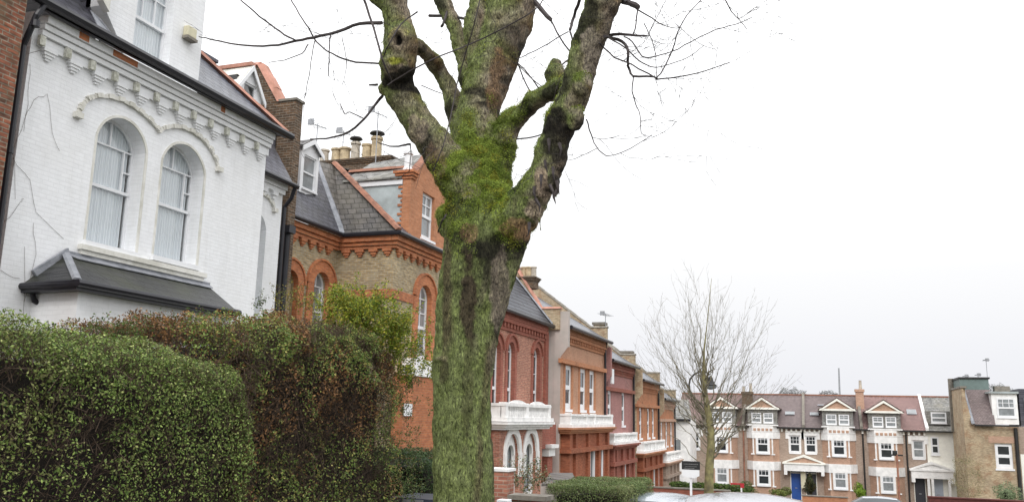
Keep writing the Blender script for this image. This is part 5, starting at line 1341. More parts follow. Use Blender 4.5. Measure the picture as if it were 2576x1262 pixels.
    def grow(p, d, L, r, lv):
        n = max(2, int(L/.10)); q = np.array(p)
        for i in range(n):
            d = d+RNG.normal(0, .16, 3)+np.array((0, 0, .03)); d /= np.linalg.norm(d); e = q+d*L/n
            A.append(q); B.append(e); R.append(max(.0021, r*(1-.6*i/n))); q = e
            if lv > 0 and RNG.random() < .42:
                dd = d+RNG.normal(0, .6, 3)*np.array((1, .5, 1)); grow(q, dd/np.linalg.norm(dd), L*RNG.uniform(.3, .6), r*.7, lv-1)
    # every spray starts on a branch that is really there
    rt = np.random.default_rng(5)
    cand = [w for w in BRW if np.linalg.norm(w[-1]-w[0]) > .28 and w[-1][0] > -4.6 or (w[-1][0] < -4.2 and np.linalg.norm(w[-1]-w[0]) > .5)]
    for i in range(95):
        w = cand[i % len(cand)]; k = int(len(w)*rt.uniform(.25, .98)); k = max(1, min(len(w)-1, k))
        t = w[k]-w[k-1]; t = t/(np.linalg.norm(t)+1e-9)
        d = t*.8+rt.normal(0, .55, 3)+np.array((0, 0, .1)); left = w[k][0] < -4.2
        grow(w[k], d/np.linalg.norm(d), rt.uniform(.3, .6) if left else rt.uniform(.45, 1.0), .0034, 1 if left else 2)
    sticks_mesh('twigs', np.array(A), np.array(B), np.array(R), M['twig'], T)
big_tree()

# =================================================================== HEDGES
def hedge(name, label, x0, x1, y0, y1, zt, zb, n, colors, wts, leaf=(.022, .036), rough=.12, twigs=2500, end='near', group=None, seed=0, topbias=1.0, holes=.0, r=.3, cat='hedge', core=True, corein=.16, far=False, stretch=None, parent_name='hedge', two=False, fall=0):
    H = empty(parent_name, ((x0+x1)/2, (y0+y1)/2, zb), label, cat, group)
    zf = zt if callable(zt) else (lambda y, x=0: zt)
    def surf(k, where):
        """random points on the clipped surface and their normals"""
        if where == 'front':
            y = RNG.uniform(y0, y1, k); z = zb+(np.array([zf(a) for a in y])-zb)*RNG.uniform(0, 1, k)**(.8)
            P = np.stack([np.full(k, x1), y, z], 1); Nn = np.tile((1., 0, .1), (k, 1))
        elif where == 'top':
            y = RNG.uniform(y0, y1, k); x = RNG.uniform(x0, x1, k)
            P = np.stack([x, y, np.array([zf(a) for a in y])], 1); Nn = np.tile((0, 0, 1.), (k, 1))
        else:
            yy = y0 if where == 'near' else y1; x = RNG.uniform(x0, x1, k); z = RNG.uniform(zb, zf(yy), k)
            P = np.stack([x, np.full(k, yy), z], 1); Nn = np.tile((0, -1. if where == 'near' else 1., .1), (k, 1))
        # round the long top edges
        zz = np.array([zf(a) for a in P[:, 1]]); dx = np.clip(P[:, 0]-(x1-r), 0, r); dz = np.clip(P[:, 2]-(zz-r), 0, r)
        rr = np.sqrt(dx**2+dz**2); over = rr > r
        f = np.where(over, r/np.maximum(rr, 1e-6), 1); P[:, 0] = np.where(over, x1-r+dx*f, P[:, 0]); P[:, 2] = np.where(over, zz-r+dz*f, P[:, 2])
        both = (dx > 0) & (dz > 0); Nn[both] = np.stack([dx, np.zeros(k), dz], 1)[both]/np.maximum(rr[both], 1e-6)[:, None]
        dy = np.clip(P[:, 1]-(y1-.22), 0, 9); P[:, 0] -= dy*dy*2.2
        return P, Nn
    areas = {'front': (y1-y0)*(zf((y0+y1)/2)-zb), 'top': (y1-y0)*(x1-x0)*topbias}
    if end in ('near', 'both'): areas['near'] = (x1-x0)*(zf(y0)-zb)
    if end in ('far', 'both'): areas['far'] = (x1-x0)*(zf(y1)-zb)
    S = sum(areas.values()); Ps = []; Ns = []
    for w, a in areas.items():
        P, Nn = surf(int(n*a/S), w); Ps.append(P); Ns.append(Nn)
    P = np.concatenate(Ps); Nn = np.concatenate(Ns)
    b1 = vnoise(P, 1.6, seed); b2 = vnoise(P, 5.5, seed+5); dens = vnoise(P, 2.6, seed+11)+.55*vnoise(P, 9, seed+3)
    keep = dens > (-.62+holes*2+RNG.uniform(-.15, .15, len(P)))
    low = np.clip((np.array([zf(a) for a in P[:, 1]])-P[:, 2])/1.2, 0, 1)
    keep &= RNG.uniform(0, 1, len(P)) > low*holes*1.5
    if fall: keep &= RNG.uniform(0, 1, len(P)) < np.clip(1.05-fall*np.clip((low*1.2-.28)/.5, 0, 1)-.25*fall*(vnoise(P, 3.2, seed+50) < -.02)*(low > .2), .05, 1)
    P, Nn, b1, b2, dens = P[keep], Nn[keep], b1[keep], b2[keep], dens[keep]
    P = P+Nn*((b1*rough+b2*rough*.55)[:, None])-Nn*RNG.exponential(.06, len(P))[:, None]
    k = len(P); cid = RNG.choice(len(colors), k, p=np.array(wts)/sum(wts)); pal = np.array(colors)
    # patches lean to one hue
    pn = vnoise(P, 1.1, seed+20); sw = (pn > .2) & (RNG.random(k) < .45); cid[sw] = (np.full(sw.sum(), len(colors)-1))
    if two:      # dead brown patches and living green ones
        gn = vnoise(P, 1.35, 77)+.5*vnoise(P, 4, 78)-.25*np.clip(P[:, 2]-1.7, -1, .8)+.1; isg = gn+RNG.normal(0, .2, k) > -.02
        cid = np.where(isg, RNG.choice([2, 3, 5], k, p=[.25, .45, .3]), RNG.choice([0, 1, 4, 6], k, p=[.3, .3, .2, .2]))
    C = pal[cid]*RNG.uniform(.55, 1.45, (k, 1))
    leaves_mesh('foliage', P, Nn, RNG.uniform(leaf[0], leaf[1], k), C, M['leaf'], H, .75, .55)
    # twigs
    if twigs:
        w = []
        for nm, a in areas.items(): w.append(surf(int(twigs*a/S)+1, nm))
        TP = np.concatenate([q[0] for q in w]); TN = np.concatenate([q[1] for q in w])
        TP = TP-TN*RNG.uniform(.0, .16, (len(TP), 1)); d = TN*RNG.uniform(.2, 1, (len(TP), 1))+RNG.normal(0, .55, (len(TP), 3))+np.array((0, 0, .5)); d /= np.linalg.norm(d, axis=1)[:, None]
        L = RNG.uniform(.06, .24, (len(TP), 1)); sticks_mesh('twigs', TP-d*L*.7, TP+d*L*.3, RNG.uniform(.0014, .0035, len(TP)), M['hedge_twig'], H)
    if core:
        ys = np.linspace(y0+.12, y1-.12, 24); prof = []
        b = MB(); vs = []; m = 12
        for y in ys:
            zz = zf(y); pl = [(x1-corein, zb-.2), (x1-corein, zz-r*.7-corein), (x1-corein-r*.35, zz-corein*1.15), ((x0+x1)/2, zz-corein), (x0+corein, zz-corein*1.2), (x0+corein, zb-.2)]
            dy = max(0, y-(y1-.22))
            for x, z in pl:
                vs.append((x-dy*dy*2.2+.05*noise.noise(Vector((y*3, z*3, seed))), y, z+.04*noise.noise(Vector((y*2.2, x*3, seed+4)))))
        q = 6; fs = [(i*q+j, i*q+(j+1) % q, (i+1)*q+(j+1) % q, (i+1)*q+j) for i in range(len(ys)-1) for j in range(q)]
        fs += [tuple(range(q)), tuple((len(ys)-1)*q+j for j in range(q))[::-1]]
        b.add(vs, fs); b.build('shade_core', M['core'], H)  # solid filler whose dark colour supplies the shade in leaf gaps
    return H
G1 = [(.07,.115,.03), (.15,.22,.052), (.25,.33,.09), (.38,.42,.15), (.15,.16,.055)]
hz = lambda y: np.interp(y, [0, 3.7, 5.0, 5.7, 6.1, 6.3], [2.16, 2.12, 2.06, 2.02, 1.98, 1.93])
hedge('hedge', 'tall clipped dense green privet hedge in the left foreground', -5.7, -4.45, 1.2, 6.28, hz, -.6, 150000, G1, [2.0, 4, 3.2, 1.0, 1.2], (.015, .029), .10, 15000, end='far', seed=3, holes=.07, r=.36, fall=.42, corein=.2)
BR = [(.24,.13,.06), (.14,.08,.04), (.32,.30,.09), (.14,.21,.05), (.32,.17,.07), (.20,.26,.07), (.27,.14,.06)]
bz = lambda y: np.interp(y, [6.2, 6.8, 7.6, 8.4, 9.2], [2.30, 2.38, 2.50, 2.52, 2.25])
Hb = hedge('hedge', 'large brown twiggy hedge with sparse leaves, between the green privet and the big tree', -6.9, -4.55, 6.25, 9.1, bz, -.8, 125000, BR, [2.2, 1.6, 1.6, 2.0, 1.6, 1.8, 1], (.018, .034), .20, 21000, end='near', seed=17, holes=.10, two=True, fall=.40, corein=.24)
# fresh yellow green growth at the top of the brown hedge
CARS = 'cars parked along the street'
def sprigs(H, label, pts, colors, spread, n, leaf, name='foliage', stems=10):
    P = []; Nn = []
    A = []; B = []
    for (u, v, y, h) in pts:
        c = atY(u, v, y)
        for s in range(stems):
            o = c+RNG.normal(0, spread, 3)*np.array((1, 1, .5)); d = RNG.normal(0, .3, 3)+np.array((0, 0, 1)); d /= np.linalg.norm(d); L = h*RNG.uniform(.4, 1.1); q = o-d*L*.3
            for k in range(6):
                d = d+RNG.normal(0, .18, 3); d /= np.linalg.norm(d); e = q+d*L/6; A.append(q); B.append(e)
                m = max(1, int(n/(6*stems)))
                P += list(q+(e-q)*RNG.uniform(0, 1, (m, 1))+RNG.normal(0, .022, (m, 3))); q = e
    P = np.array(P); k = len(P); C = np.array(colors)[RNG.integers(0, len(colors), k)]*RNG.uniform(.6, 1.4, (k, 1))
    Nn = RNG.normal(0, 1, (k, 3))+np.array((.3, -.5, .8)); Nn /= np.linalg.norm(Nn, axis=1)[:, None]
    leaves_mesh(name, P, Nn, RNG.uniform(leaf[0], leaf[1], k), C, M['leaf'], H, .5, .5)
    tag(sticks_mesh('stems', np.array(A), np.array(B), np.full(len(A), .0022), M['hedge_twig'], H), kind='stuff')
YG = [(.20,.26,.03), (.30,.34,.04), (.12,.19,.03), (.38,.34,.05)]
K = empty('climbing_shrub', tuple(atY(930, 900, 8.6)), 'bright yellow green leafy climber spilling over the top right of the brown hedge', 'shrub')
sprigs(K, '', [(860,790,8.6,.35),(900,770,8.8,.4),(930,800,8.8,.4),(960,820,9.0,.4),(990,850,9.1,.4),(1010,880,9.2,.35),(900,820,8.6,.3),(960,870,9.0,.3),(1000,830,9.2,.35),(850,765,8.6,.25),(1020,930,9.2,.3),(940,780,8.7,.35)], YG, .15, 1500, (.022, .040), stems=22)
K = empty('garden_shrub', tuple(atY(1010, 1100, 9.2)), 'loose mid green shrub at the right end of the brown hedge', 'shrub')
sprigs(K, '', [(1000,980,9.3,.35),(1010,1040,9.3,.35),(1005,1100,9.3,.35),(1000,1170,9.3,.35),(990,1230,9.2,.35),(1020,960,9.3,.2),(960,1010,9.2,.3),(960,900,9.0,.3),(1018,1230,9.3,.3),(975,1140,9.2,.3)], [(.07,.12,.03), (.11,.16,.05), (.05,.08,.025), (.17,.17,.06)], .15, 620, (.018, .032), stems=14)
K = empty('sapling', tuple(atY(715, 770, 8.8)), 'thin upright shoots with yellowish leaves behind the brown hedge beside the downpipes', 'shrub')
sprigs(K, '', [(705,765,8.8,.3),(712,735,8.8,.3),(735,765,8.8,.32),(748,745,8.8,.3),(765,775,8.9,.25),(800,770,8.9,.25)], [(.20,.20,.04), (.30,.24,.04), (.12,.15,.03)], .07, 150, (.018, .03), stems=7)
K = empty('sapling', tuple(atY(661, 760, 8.3)), 'little dark leafed sprig against the white wall above the brown hedge', 'shrub')
sprigs(K, '', [(661,758,8.3,.16),(655,768,8.3,.12)], [(.05,.08,.03), (.09,.13,.04)], .03, 70, (.02, .034), stems=5)
K = empty('climbing_shrub', tuple(atX(300, 822, -6.3)), 'green leafy shoots at the left of the brown hedge under the bay', 'shrub')
sprigs(K, '', [(250,830,5.9,.12),(300,828,6.0,.12),(350,820,6.2,.14),(385,818,6.4,.16),(420,815,6.5,.16),(450,812,6.7,.14),(275,836,5.9,.1),(490,805,6.9,.16),(330,835,6.0,.12)], [(.06,.10,.025), (.10,.15,.035), (.15,.08,.04)], .07, 260, (.018, .03), stems=9)
# small clipped hedge and bin by the tree
h2 = atY(1040, 1132, 11.0)
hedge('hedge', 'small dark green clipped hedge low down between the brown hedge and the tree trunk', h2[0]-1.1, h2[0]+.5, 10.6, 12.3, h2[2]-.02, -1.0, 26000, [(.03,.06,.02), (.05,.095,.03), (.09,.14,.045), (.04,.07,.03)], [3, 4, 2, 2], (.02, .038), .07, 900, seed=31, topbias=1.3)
q = atY(1062, 1243, 9.6)
Bn = empty('wheelie_bin', (q[0], 9.6, ground_z(9.6)), 'dark wheelie bin with pale label on its lid behind the trunk, left side', 'bin')
b = MB(); zg = ground_z(9.6); b.prism([(q[0]-.24, 9.4, zg+.05), (q[0]+.24, 9.4, zg+.05), (q[0]+.29, 9.35, q[2]-.09), (q[0]-.29, 9.35, q[2]-.09)], (0, .6, 0)); b.build('body', plain_mat('dark_navy_plastic', (.02,.025,.04), .4, .2), Bn, bevel=.02)
b = MB(); b.prism([(q[0]-.31, 9.3, q[2]-.085), (q[0]+.31, 9.3, q[2]-.085), (q[0]+.29, 9.34, q[2]-.02), (q[0]-.29, 9.34, q[2]-.02)], (0, .66, 0)); L_ = b.build('lid', bpy.data.materials['dark_navy_plastic'], Bn, bevel=.015)
b = MB(); b.box(q[0]-.1, q[0]+.16, 9.29, 9.298, q[2]-.08, q[2]-.03); b.build('label_sticker', M['metal_grey'], L_)
for s in (-1, 1):
    MB().tube([(q[0]+s*.2, 9.98, zg+.1), (q[0]+s*.26, 9.98, zg+.1)], .1, 12).build('wheel', M['black'], Bn)

# box hedge and front garden walls of the red house
a = atZ(1375, 1219, .42); c = atZ(1612, 1215, .42)
hedge('hedge', 'broad flat topped box hedge in front of the orange brick porch', -4.78, -3.28, 15.5, 18.3, lambda y: .38-.0*y, -2, 60000, [(.13,.18,.06), (.18,.23,.09), (.09,.14,.04), (.25,.27,.12)], [3, 3, 2, 1], (.018, .034), .05, 2500, end='near', seed=41, topbias=2.2, r=.12)
q0, q1 = atY(1285, 1250, 14.5), atY(1370, 1250, 14.5)
W = empty('garden_wall', ((q0[0]+q1[0])/2, 14.6, -1.2), 'low reddish brick garden wall with a dark stone cap at the foot of the trunk, right side', 'wall')
zt = atY(1330, 1245, 14.5)[2]
b = MB(); b.box(q0[0], q1[0], 14.5, 14.8, -1.4, zt-.08); b.build('brickwork', M['corner_brick'], W)
b = MB(); b.box(q0[0]-.04, q1[0]+.05, 14.44, 14.86, zt-.079, zt); b.build('coping', M['stonecap'], W)
q0, q1 = atY(1250, 1200, 16), atY(1276, 1200, 16)
W = empty('gate_pier', ((q0[0]+q1[0])/2, 16.2, -1.2), 'red brick gate pier hugging the right side of the trunk', 'wall')
zt = atY(1262, 1128, 16)[2]
b = MB(); b.box(q0[0]-.2, q1[0], 16, 16.4, -1.4, atY(1262, 1185, 16)[2]); b.build('brickwork', M['red_brick'], W)
b = MB(); b.box(q0[0]-.2, q1[0]+.03, 15.97, 16.43, atY(1262, 1185, 16)[2]+.001, atY(1262, 1178, 16)[2]); b.build('cap', M['white_stone'], W)
q = atY(1269, 1258, 13.5); b = MB(); b.box(q[0]-.10, q[0]+.09, 13.4, 13.6, -1.2, q[2]+.02); tag(b.build('white_post', M['white_wood'], bevel=.01), 'short white post at the right foot of the trunk', 'post')
# variegated shrub
K = empty('garden_shrub', tuple(atY(1310, 1200, 17)), 'variegated pale leaved shrub in front of the white arches', 'shrub')
sprigs(K, '', [(1335,1175,17,.4),(1300,1200,17,.5),(1330,1195,17,.5),(1280,1190,17,.5),(1350,1190,17.3,.4),(1315,1225,16.8,.4),(1340,1218,16.8,.4),(1370,1210,17.4,.35),(1285,1225,16.8,.4)], [(.34,.38,.28), (.12,.17,.08), (.05,.08,.04), (.30,.16,.07), (.10,.14,.06), (.22,.17,.08)], .17, 170, (.03, .06), stems=9)
# slated lean-to between shrub and box hedge
q0, q1, q2, q3 = atY(1362, 1212, 24), atY(1450, 1205, 24), atY(1440, 1188, 26), atY(1385, 1188, 26)
Pp = empty('porch_roof', tuple(q0), 'small grey slated lean-to roof above the box hedge', 'roof')
b = MB(); b.prism([q0-(0,0,.05), q1-(0,0,.05), q2, q3], (0, 0, -.06)); b.build('slates', M['slate_side'], Pp)
b = MB(); b.box(min(q0[0], q3[0]), q1[0], 25.0, 26, -2.4, min(q0[2], q1[2])-.12); b.build('wall', M['render'], Pp)

# =================================================================== MIDDLE AND FAR DISTANCE
def low_wall(name, u0, u1, v, y, mat, label, th=.3, cat='wall', zb=None):
    a, b_ = atY(u0, v, y), atY(u1, v, y); mb = MB(); mb.box(a[0], b_[0], y, y+th, (zb if zb is not None else ground_z(y)-.4), a[2])
    o = empty(name, ((a[0]+b_[0])/2, y, ground_z(y)), label, cat)
    mb.build('face', M[mat], o); m2 = MB(); m2.box(a[0]-.05, b_[0]+.05, y-.06, y+th+.06, a[2]+.001, a[2]+.08); m2.build('coping', M['stonecap' if mat != 'dark_red_fence' else 'dark_red_fence'], o)
    return o
low_wall('garden_wall', 1612, 1835, 1224, 56, 'crimson_brick', 'long dark red brick garden wall behind the thin bare tree')
low_wall('garden_wall', 2018, 2132, 1246, 74, 'dull_orange_brick', 'low orange brick front wall below the blue door')
low_wall('timber_fence', 2335, 2600, 1250, 60, 'dark_red_fence', 'dark red timber fence at the bottom right', cat='fence')
def small_bush(label, u0, u1, v0, v1, y, colors, n=5000, leaf=(.10, .2), cat='shrub', name='garden_shrub', round_=True, depth_=1.0, grp=None, thin=False):
    a, b_ = atY(u0, v1, y), atY(u1, v0, y); c = (a+b_)/2; s = np.array([abs(b_[0]-a[0])/2, depth_, abs(b_[2]-a[2])/2])
    K = empty(name, (c[0], y, a[2]), label, cat, grp)
    D = RNG.normal(0, 1, (n, 3)); D /= np.linalg.norm(D, axis=1)[:, None]; rr = RNG.uniform(.55, 1.0, n)**.5
    P = c+D*s*rr[:, None]; P = P+D*(vnoise(P, 1.5, u0)*.55+vnoise(P, 4, u0)*.2)[:, None]
    if thin:
        cone = 1-.55*np.clip((P[:, 2]-c[2])/s[2]*.5+.5, 0, 1); P[:, 0] = c[0]+(P[:, 0]-c[0])*cone
    C = np.array(colors)[RNG.integers(0, len(colors), n)]*RNG.uniform(.5, 1.4, (n, 1))
    leaves_mesh('foliage', P, D, RNG.uniform(leaf[0], leaf[1], n), C, M['leaf'], K, .7, .6)
    if 'hazy' in label or 'leafless' in label: return K
    b = MB(); b.lathe(tuple(c), [(.05*s[0], -s[2]*.9), (s[0]*.4, -s[2]*.5), (s[0]*.48, 0), (s[0]*.3, s[2]*.5), (.02, s[2]*.65)], 10); b.build('shade_core', M['core'], K)  # near-black filler paints the bush's inner shade
    return K
low_green = [(.05,.09,.025), (.09,.14,.03), (.12,.18,.04)]
hA = atY(1690, 1210, 60); hB = atY(1862, 1206, 60)
hedge('hedge', 'low dark green clipped hedge above the long dark red wall', hA[0], hB[0], 59, 60, hA[2], hA[2]-1.2, 5200, low_green, [2, 2, 1], (.10, .18), .08, 0, end='near', seed=51, r=.1, corein=.2)
small_bush('bright green rounded shrub by the party line of the far terrace', 2155, 2176, 1218, 1250, 78, [(.16,.26,.03), (.22,.32,.04)], 2500, (.08, .15))
small_bush('dark clipped cone shaped tree in a pot beside the blue door', 2026, 2050, 1192, 1240, 79, [(.03,.05,.02), (.06,.07,.025), (.10,.07,.03)], 4000, (.07, .13), thin=True, name='potted_tree', cat='potted tree')
small_bush('low yellow green bush under the far ground floor bay window', 1940, 1992, 1228, 1246, 76, [(.13,.17,.05), (.2,.22,.06)], 2200, (.09, .16))
small_bush('low green bush by the red sale sign', 1858, 1900, 1216, 1246, 76, [(.12,.17,.05), (.07,.11,.03)], 2200, (.09, .16))
small_bush('brownish leafless bush against the stock brick gable', 2398, 2470, 1140, 1275, 72, [(.30,.25,.14), (.22,.21,.11), (.36,.31,.18)], 5200, (.04, .085), depth_=.9)
small_bush('grey green shrub below the gable window at the right', 2508, 2562, 1224, 1262, 66, [(.24,.30,.17), (.18,.23,.12)], 3500, (.06, .11))
small_bush('hazy bare tree tops just showing over the far terrace ridge, left', 1955, 2030, 978, 1010, 120, [(.50,.51,.52), (.42,.42,.43)], 2600, (.15, .3), name='distant_tree', cat='tree', grp='hazy tree tops beyond the roofs')  # distance haze painted into the pale grey leaf colours, next two trees too
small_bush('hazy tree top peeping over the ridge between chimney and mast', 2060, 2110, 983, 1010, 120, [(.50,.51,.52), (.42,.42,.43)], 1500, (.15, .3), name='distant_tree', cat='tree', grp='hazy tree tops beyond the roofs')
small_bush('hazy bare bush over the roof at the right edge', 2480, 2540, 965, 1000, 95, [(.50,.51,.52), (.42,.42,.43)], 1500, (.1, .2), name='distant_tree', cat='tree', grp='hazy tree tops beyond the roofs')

# thin bare tree
def bare_tree():
    y = 30.0; T = empty('bare_tree', tuple(atY(1783, 1240, y)), 'slim bare tree with yellow green trunk and fine twigs before the far terrace', 'tree')
    zg = ground_z(y)
    L = [(1783,1300,26),(1783,1235,24),(1785,1170,21),(1789,1120,19),(1788,1080,18),(1782,1040,17),(1776,1000,15),(1772,960,13),(1770,920,10),(1771,880,5.5),(1778,820,3),(1784,760,2),(1790,700,1.2)]
    L = [(u, v, w*(1 if v > 1030 else .8)) for u, v, w in L]; W = [px(u, v, y) for u, v, w in L]; W[0] = np.array((W[1][0], W[1][1], zg-.3)); R = [w*.5*depth(p)/F_ for p, (u, v, w) in zip(W, L)]
    mt = plain_mat('yellow_green_bark', (.24,.22,.095), .9, .5, 4, c2=(.11,.095,.055), bs=.4)
    tw = plain_mat('grey_olive_twig', (.20,.18,.125), .9, .3, 3)
    MB().tube(W, R, 12).build('trunk', mt, T, smooth=True)
    A, B, Rr = [], [], []
    def grow(p, d, L, r, lv, up=.10):
        n = max(3, int(L/.22)); q = np.array(p); d = d/np.linalg.norm(d)
        for i in range(n):
            d = d+RNG.normal(0, .05, 3)+np.array((0, 0, up*.5)); d /= np.linalg.norm(d); e = q+d*L/n
            A.append(q); B.append(e); Rr.append(max(.0032, r*(1-.75*i/n))); q = e
            if lv > 0 and i > 0 and RNG.random() < (.55 if lv > 1 else .42):
                s = RNG.normal(0, .42, 3); dd = d+s; grow(q, dd, L*RNG.uniform(.30, .55)*(1-.4*i/n), r*.5, lv-1, up*.5)
    # limbs leave the stem low and sweep up into a wide fan
    rg = np.random.default_rng(21)
    def stem_at(v):
        t = np.interp(-v, [-1300,-1235,-1170,-1120,-1080,-1040,-1000,-960,-920,-880,-820], range(11)); i = min(9, int(t)); return W[i]+(W[i+1]-W[i])*(t-i)
    for k in range(70):
        ang = rg.uniform(-1.45, 1.45); sc = rg.uniform(.62, 1.05) if k % 3 else rg.uniform(.9, 1.08)
        tip = px(1782+188*math.sin(ang)*sc, 1020-302*math.cos(ang)*sc, y+rg.uniform(-1.6, 1.6)*abs(math.cos(ang)))
        v0 = 1195-205*(1-abs(ang)/1.45)-rg.uniform(0, 70); p0 = stem_at(v0)
        d = tip-p0; side = np.array((d[0], d[1], 0)); c1 = p0+side*.45+np.array((0, 0, d[2]*.36))
        r0 = .040*(.6+.5*rg.random()); n = 12; q = p0
        for i in range(1, n+1):
            t = i/n; e = (1-t)**2*p0+2*t*(1-t)*c1+t*t*tip+rg.normal(0, .05, 3)*(t < 1)
            A.append(q); B.append(e); Rr.append(max(.0034, r0*(1-t)**1.1))
            if t > .25:
                for _ in range(int(rg.random() < .75)+int(rg.random() < .35)):
                    dd = (e-q)/np.linalg.norm(e-q)+rg.normal(0, .36, 3)+np.array((0, 0, .12)); grow(e, dd, rg.uniform(.35, 1.0), .005, 1, .12)
            q = e
    sticks_mesh('crown', np.array(A), np.array(B), np.array(Rr), tw, T)
bare_tree()

# street lamp behind it
def lamp():
    y = 34.0; T = empty('street_lamp', tuple(atY(1758, 1240, y)), 'dark street lamp with hooped swan neck bracket behind the slim bare tree', 'street lamp')
    P = [px(u, v, y) for u, v in ((1786,1240),(1787,1100),(1776,1030))]; P[0] = np.array((P[0][0], y, ground_z(y)-.1))
    MB().tube(P, [.09, .065, .05], 10).build('column', M['blacklead'], T)
    C = [px(u, v, y) for u, v in ((1776,1030),(1757,1008),(1746,1001),(1737,988),(1733,970),(1736,953),(1746,941),(1760,934),(1775,934),(1786,942))]
    MB().tube(C, .035, 8).build('bracket', M['blacklead'], T)
    a, b = px(1778, 944, y), px(1797, 970, y); m = MB()
    m.lathe(((a[0]+b[0])/2, y, b[2]), [(.22, 0), (.23, .03), (.17, .08), (.11, .2), (.08, .32), (.03, .38)], 14); Lh = m.build('lantern', M['blacklead'], T)
    m = MB(); m.lathe(((a[0]+b[0])/2, y, b[2]-.14), [(.05, 0), (.2, .05), (.24, .139)], 14); m.build('glass_bowl', M['grey_glass'], Lh)
lamp()

# agent board and red sign
def boards():
    y = 26.0; p = px(1738, 1236, y); T = empty('estate_agent_board', (p[0], y, ground_z(y)), 'black and white letting board on a white post left of the slim bare tree', 'sign')
    a, b = px(1715, 1158, y), px(1761, 1181, y); m = MB(); m.box(a[0], b[0], y-.02, y+.02, b[2], a[2]); bd = m.build('panel', M['blacklead'], T)
    m = MB(); m.prism([(a[0]+.02, y-.018, b[2]-.004), (b[0]-.02, y-.018, b[2]-.004), (b[0]-.02, y-.018, b[2]-.17), ((a[0]+b[0])/2+.1, y-.018, b[2]-.24), (a[0]+.02, y-.018, b[2]-.20)], (0, .035, 0)); m.build('slip_panel', M['white_wood'], T)
    m = MB()
    for z, w0, w1, h in ((a[2]-.10, .12, .88, .035), (a[2]-.16, .2, .8, .022), (a[2]-.215, .12, .7, .03)):
        x = a[0]+(b[0]-a[0])*w0
        while x < a[0]+(b[0]-a[0])*w1: L = random.uniform(.012, .035); m.box(x, x+L, y-.026, y-.0205, z+h*.3, z+h*.3+h*.5*random.uniform(.6, 1)); x += L+.008
    m.build('lettering', plain_mat('grey_lettering', (.28,.28,.28), .6, .1), bd)
    m = MB(); m.box(p[0]-.03, p[0]+.03, y+.021, y+.07, ground_z(y)-.1, a[2]); m.build('post', M['white_wood'], T)
    y = 70.0; a, b = px(1838, 1213, y), px(1872, 1226, y); T = empty('sale_sign', ((a[0]+b[0])/2, y, ground_z(y)), 'red sign with a white lower panel beside the far terrace bay', 'sign')
    m = MB(); m.box(a[0], b[0], y-.03, y+.03, b[2], a[2]); m.build('panel', M['red_paint'], T)
    m = MB(); m.box(a[0]+.1, b[0]-.15, y-.025, y+.025, b[2]-.45, b[2]-.002); m.build('lower_panel', M['white_wood'], T)
    m = MB(); m.box((a[0]+b[0])/2-.04, (a[0]+b[0])/2+.04, y+.031, y+.1, ground_z(y)-.2, a[2]); m.build('post', M['white_wood'], T)
    # thin post and street sign on the right
    y = 66.0; q = px(2256, 1140, y); T = empty('street_pole', (q[0], y, ground_z(y)), 'slim dark reddish pole with a small bracket before the red roofed house', 'pole')
    m = MB(); m.tube([(q[0], y, ground_z(y)-.2), tuple(px(2256, 1142, y))], .07, 8); m.build('shaft', M['brown_terracotta'], T)
    m = MB(); a = px(2241, 1137, y); m.box(a[0], a[0]+.75, y-.05, y+.05, q[2]-.15, q[2]-.05); m.box(a[0]+.1, a[0]+.4, y-.1, y+.1, q[2]-.05, q[2]+.2); m.build('bracket', M['blacklead'], T)
boards()

